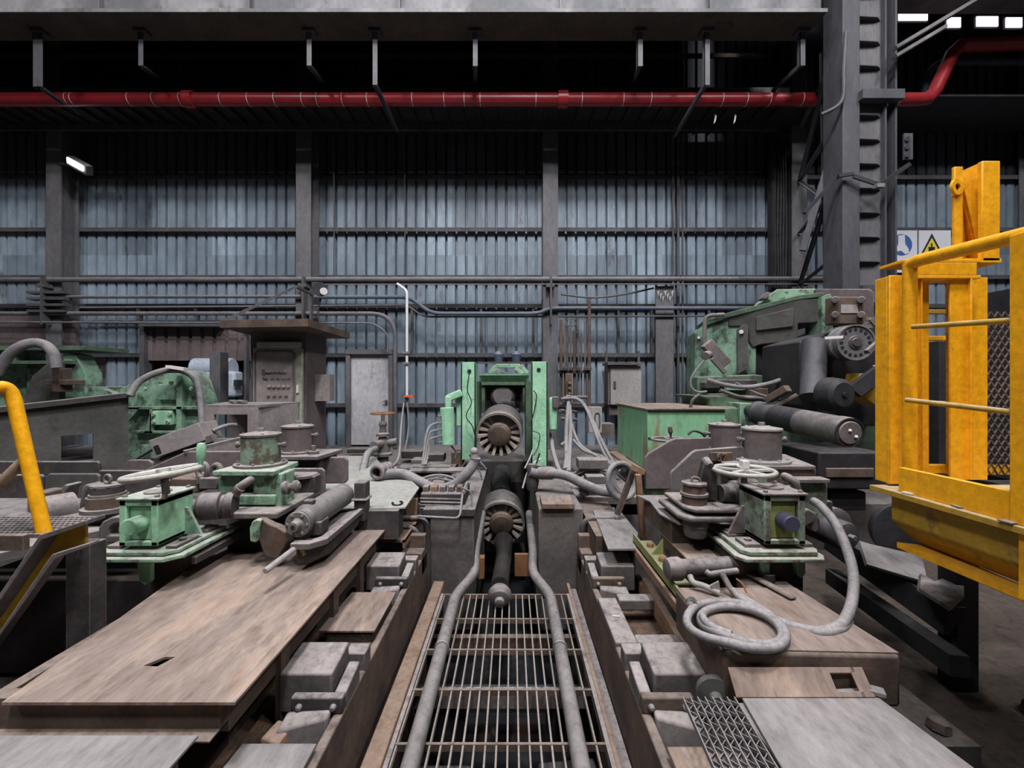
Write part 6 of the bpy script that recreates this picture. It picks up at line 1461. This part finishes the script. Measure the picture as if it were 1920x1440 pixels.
# ---- small clutter around the spindle pit
for i, pts in enumerate((((884, 840), (890, 862), (902, 868), (912, 880)), ((880, 852), (894, 876), (906, 878)), ((1000, 842), (992, 862), (984, 878)), ((1012, 850), (1002, 878), (990, 890), (986, 905)), ((900, 820), (896, 850), (904, 872)))):
    pipe([at(x, y, 5.45) for x, y in pts], .010, ('hose', 'blacksteel', 'tape', 'blacksteel', 'hose')[i], ('thin grey cable left of the lower spindle', 'thin black cable left of the lower spindle', 'thin pale cable right of the lower spindle', 'thin black cable right of the lower spindle', 'thin grey cable beside the left mill post')[i], 5, 'spindle_cable', 'cable', 'thin cables around the spindles', 6)
for i, (x0, y0, x1, y1, Y, mt) in enumerate(((752, 846, 790, 860, 7.4, 'dustydark'), (800, 852, 832, 866, 6.6, 'dustydark'), (650, 842, 700, 850, 8.0, 'dustydark'), (846, 848, 868, 872, 6.4, 'brownsteel'), (770, 862, 800, 872, 6.4, 'dusty'))):
    b = MB(); box_px(b, x0, y0, x1, y1, Y, .25); b.build('floor_casing', mt, None, ('low dark casing on the floor below the white conduit', 'low dark casing under the tank hoses', 'flat dark casing at the foot of the metal door', 'brown casing at the foot of the left mill post', 'small grey casing behind the slim hoses')[i], 'casing', bevel=.01)
# ================================================================ YELLOW PLATFORM
yp = thing('yellow_platform', 'bright yellow crane guard platform with mast, rails and mesh at the right edge', 'platform', (2.6, 2.2, .9))
XY = 2.10
def side(x, y):  # point on the left side plane X = XY seen at a pixel
    Y = XY * F / (x - 960); return Vector((XY, Y, EYE + (720 - y) / F * Y))
zd = 1.42
# deck plate and belly
b = MB(); b.span((2.06, .9, zd - .03), (3.4, 2.46, zd)); b.build('deck', 'yellowdirty', yp, bevel=.003)
b = MB(); b.prism([(2.13, .9, zd - .03), (2.13, .9, zd - .18), (2.25, .9, zd - .30), (3.2, .9, zd - .30), (3.2, .9, zd - .03)], (0, 1.5, 0)); b.build('belly', 'yellowdirty', yp, bevel=.01)
b = MB(); b.span((2.09, 1.72, zd - .30), (2.14, 1.76, zd - .03)); b.build('belly_rib', 'yellow', yp)
b = MB(); b.prism([(2.15, .9, zd - .31), (2.12, .9, zd - .29), (2.12, 2.35, zd - .29), (2.3, 2.35, zd - .31)], (0, 0, -.03)); b.build('belly_edge', 'yellow', yp)
# far left corner post (channel) and square post
YP = 2.42
b = MB(); box_px(b, 1668, 516, 1700, 908, YP, .02); q0 = at(1668, 907, YP); q1 = at(1700, 517, YP); b.span((q0.x + .001, YP + .018, q0.z), (q0.x + .01, YP + .10, q1.z)); b.span((q1.x - .01, YP + .018, q0.z), (q1.x - .001, YP + .10, q1.z)); b.build('corner_channel', 'yellow', yp, bevel=.004)
b = MB(); b.cyl(at(1706, 910, 2.34), at(1706, 492, 2.34), .032, n=20); b.build('corner_post', 'yellow', yp)
# end panel frame (faces the camera)
YE = 2.40
def e(x0, y0, x1, y1, name, mat='yellow', Y=YE, dep=.04, bev=.003):
    b = MB(); box_px(b, x0, y0, x1, y1, Y, dep); return b.build(name, mat, yp, bevel=bev)
e(1694, 486, 1838, 492, 'top_plate', dep=.16)
e(1700, 492, 1832, 516, 'top_beam', dep=.012)
e(1700, 516, 1840, 522, 'top_beam_flange', dep=.12)
# I posts
def ipost(x0, x1, y0, y1, Y, name='i_post'):
    b = MB(); w_ = x1 - x0
    box_px(b, x0, y0, x0 + w_ * .55, y1, Y + .0, .012)
    box_px(b, x0 + w_ * .55, y0, x0 + w_ * .60, y1, Y - .02, .14)
    box_px(b, x0 + w_ * .60, y0, x1, y1, Y + .05, .012)
    b.build(name, 'yellow', yp, bevel=.002)
ipost(1712, 1742, 520, 885, 2.43)
ipost(1782, 1852, 520, 900, 2.42)
e(1712, 872, 1780, 888, 'bottom_cross', Y=2.5)
e(1738, 580, 1800, 588, 'rung', 'yellowdirty', 2.9)
e(1738, 752, 1790, 758, 'rung', 'yellowdirty', 2.9)
e(1738, 630, 1800, 638, 'rung', 'yellow', 2.7)
# mast
b = MB(); Ym = 2.62
box_px(b, 1790, 312, 1806, 490, Ym, .02); b.build('mast_flange', 'yellow', yp, bevel=.004)
b = MB(); b.prism([at(1800, 322, Ym + .04), at(1816, 316, Ym + .12), at(1840, 304, Ym + .02), at(1840, 490, Ym + .02), at(1816, 490, Ym + .12), at(1800, 490, Ym + .04)], (0, .02, 0)); b.build('mast_web', 'yellow', yp)
b = MB(); box_px(b, 1842, 301, 1876, 490, Ym - .05, .03); b.build('mast_channel', 'yellow', yp, bevel=.006)
b = MB(); box_px(b, 1792, 484, 1878, 492, Ym - .05, .2); b.build('mast_foot', 'yellow', yp)
c = at(1791, 352, Ym); MB().ring(c, (.25, -1, 0), .048, .022, .015, 28).build('lifting_eye', 'yellow', yp)
MB().span(at(1788, 367, Ym), at(1796, 335, Ym) + Vector((0, .015, 0))).build('eye_tab', 'yellow', yp)
# side rails toward the camera
MB().tube(bend([at(1706, 520, 2.34), at(1706, 492, 2.34), Vector((2.10, 1.2, 2.58))], cr=.08, k=6), .032, 18).build('top_rail', 'yellowdirty', yp)
[o for o in bpy.data.objects if o.name.startswith('top_rail') and o.parent == yp][0].data.materials[0] = MATS['yellow']
MB().cyl(side(1712, 613), side(1925, 599) , .013, n=12).build('side_rail', 'yellowdirty', yp)
MB().cyl(side(1700, 750), side(1925, 776), .013, n=12).build('side_rail', 'yellowdirty', yp)
MB().span((2.092, 1.3, zd), (2.122, 2.31, zd + .13)).build('toe_board', 'yellow', yp, bevel=.003)
MB().span((2.08, 1.70, zd), (2.14, 1.785, 2.62)).build('near_post', 'yellow', yp, bevel=.004)
# expanded metal panel on the far right
fr = MB(); Yx = 2.75
fr = MB()
x0, x1, z0, z1 = at(1838, 0, Yx).x, at(1990, 0, Yx).x, at(0, 890, Yx).z, at(0, 598, Yx).z
for (a, c) in (((x0, z0), (x0 + .03, z1)), ((x0, z1 - .03), (x1, z1)), ((x0, z0), (x1, z0 + .06))): fr.span((a[0], Yx, a[1]), (c[0], Yx + .03, c[1]))
fr.build('mesh_frame', 'yellow', yp)
b = MB(); dx, dz = .045, .075
nx = int((x1 - x0) / dx) + 1; nz_ = int((z1 - z0) / dz) + 1
for i in range(nx):
    for j in range(nz_):
        cx, cz = x0 + i * dx, z0 + j * dz
        p = [Vector((cx + dx / 2, Yx, cz)), Vector((cx + dx, Yx, cz + dz / 2)), Vector((cx + dx / 2, Yx, cz + dz)), Vector((cx, Yx, cz + dz / 2))]
        for k in range(4): b.beam(p[k], p[(k + 1) % 4], .006, .008, (0, 1, 0))
b.build('expanded_mesh', 'brownsteel', yp)
for i, (x, y, a) in enumerate(((2.10, 2.25, .3), (2.11, 2.0, -.2), (2.08, 1.78, .1))):
    MB().box((x, y, zd + .006), (.06, .05, .006), (0, 0, a)).build('paint_flake', 'paper' if i == 0 else 'dusty', None, ('white paper scrap at the far corner of the yellow deck', 'small grey scrap on the yellow deck beside the toe board', 'flat grey scrap near the yellow post')[i], 'scrap', 'scraps on the yellow deck')
# machinery seen behind the yellow frame
b = MB(); box_px(b, 1900, 540, 2000, 900, 5.0, .5); box_px(b, 1760, 640, 1960, 900, 5.4, .5); b.build('rear_machine_body', 'blacksteel', None, 'dark machine body behind the yellow frame', 'machine')
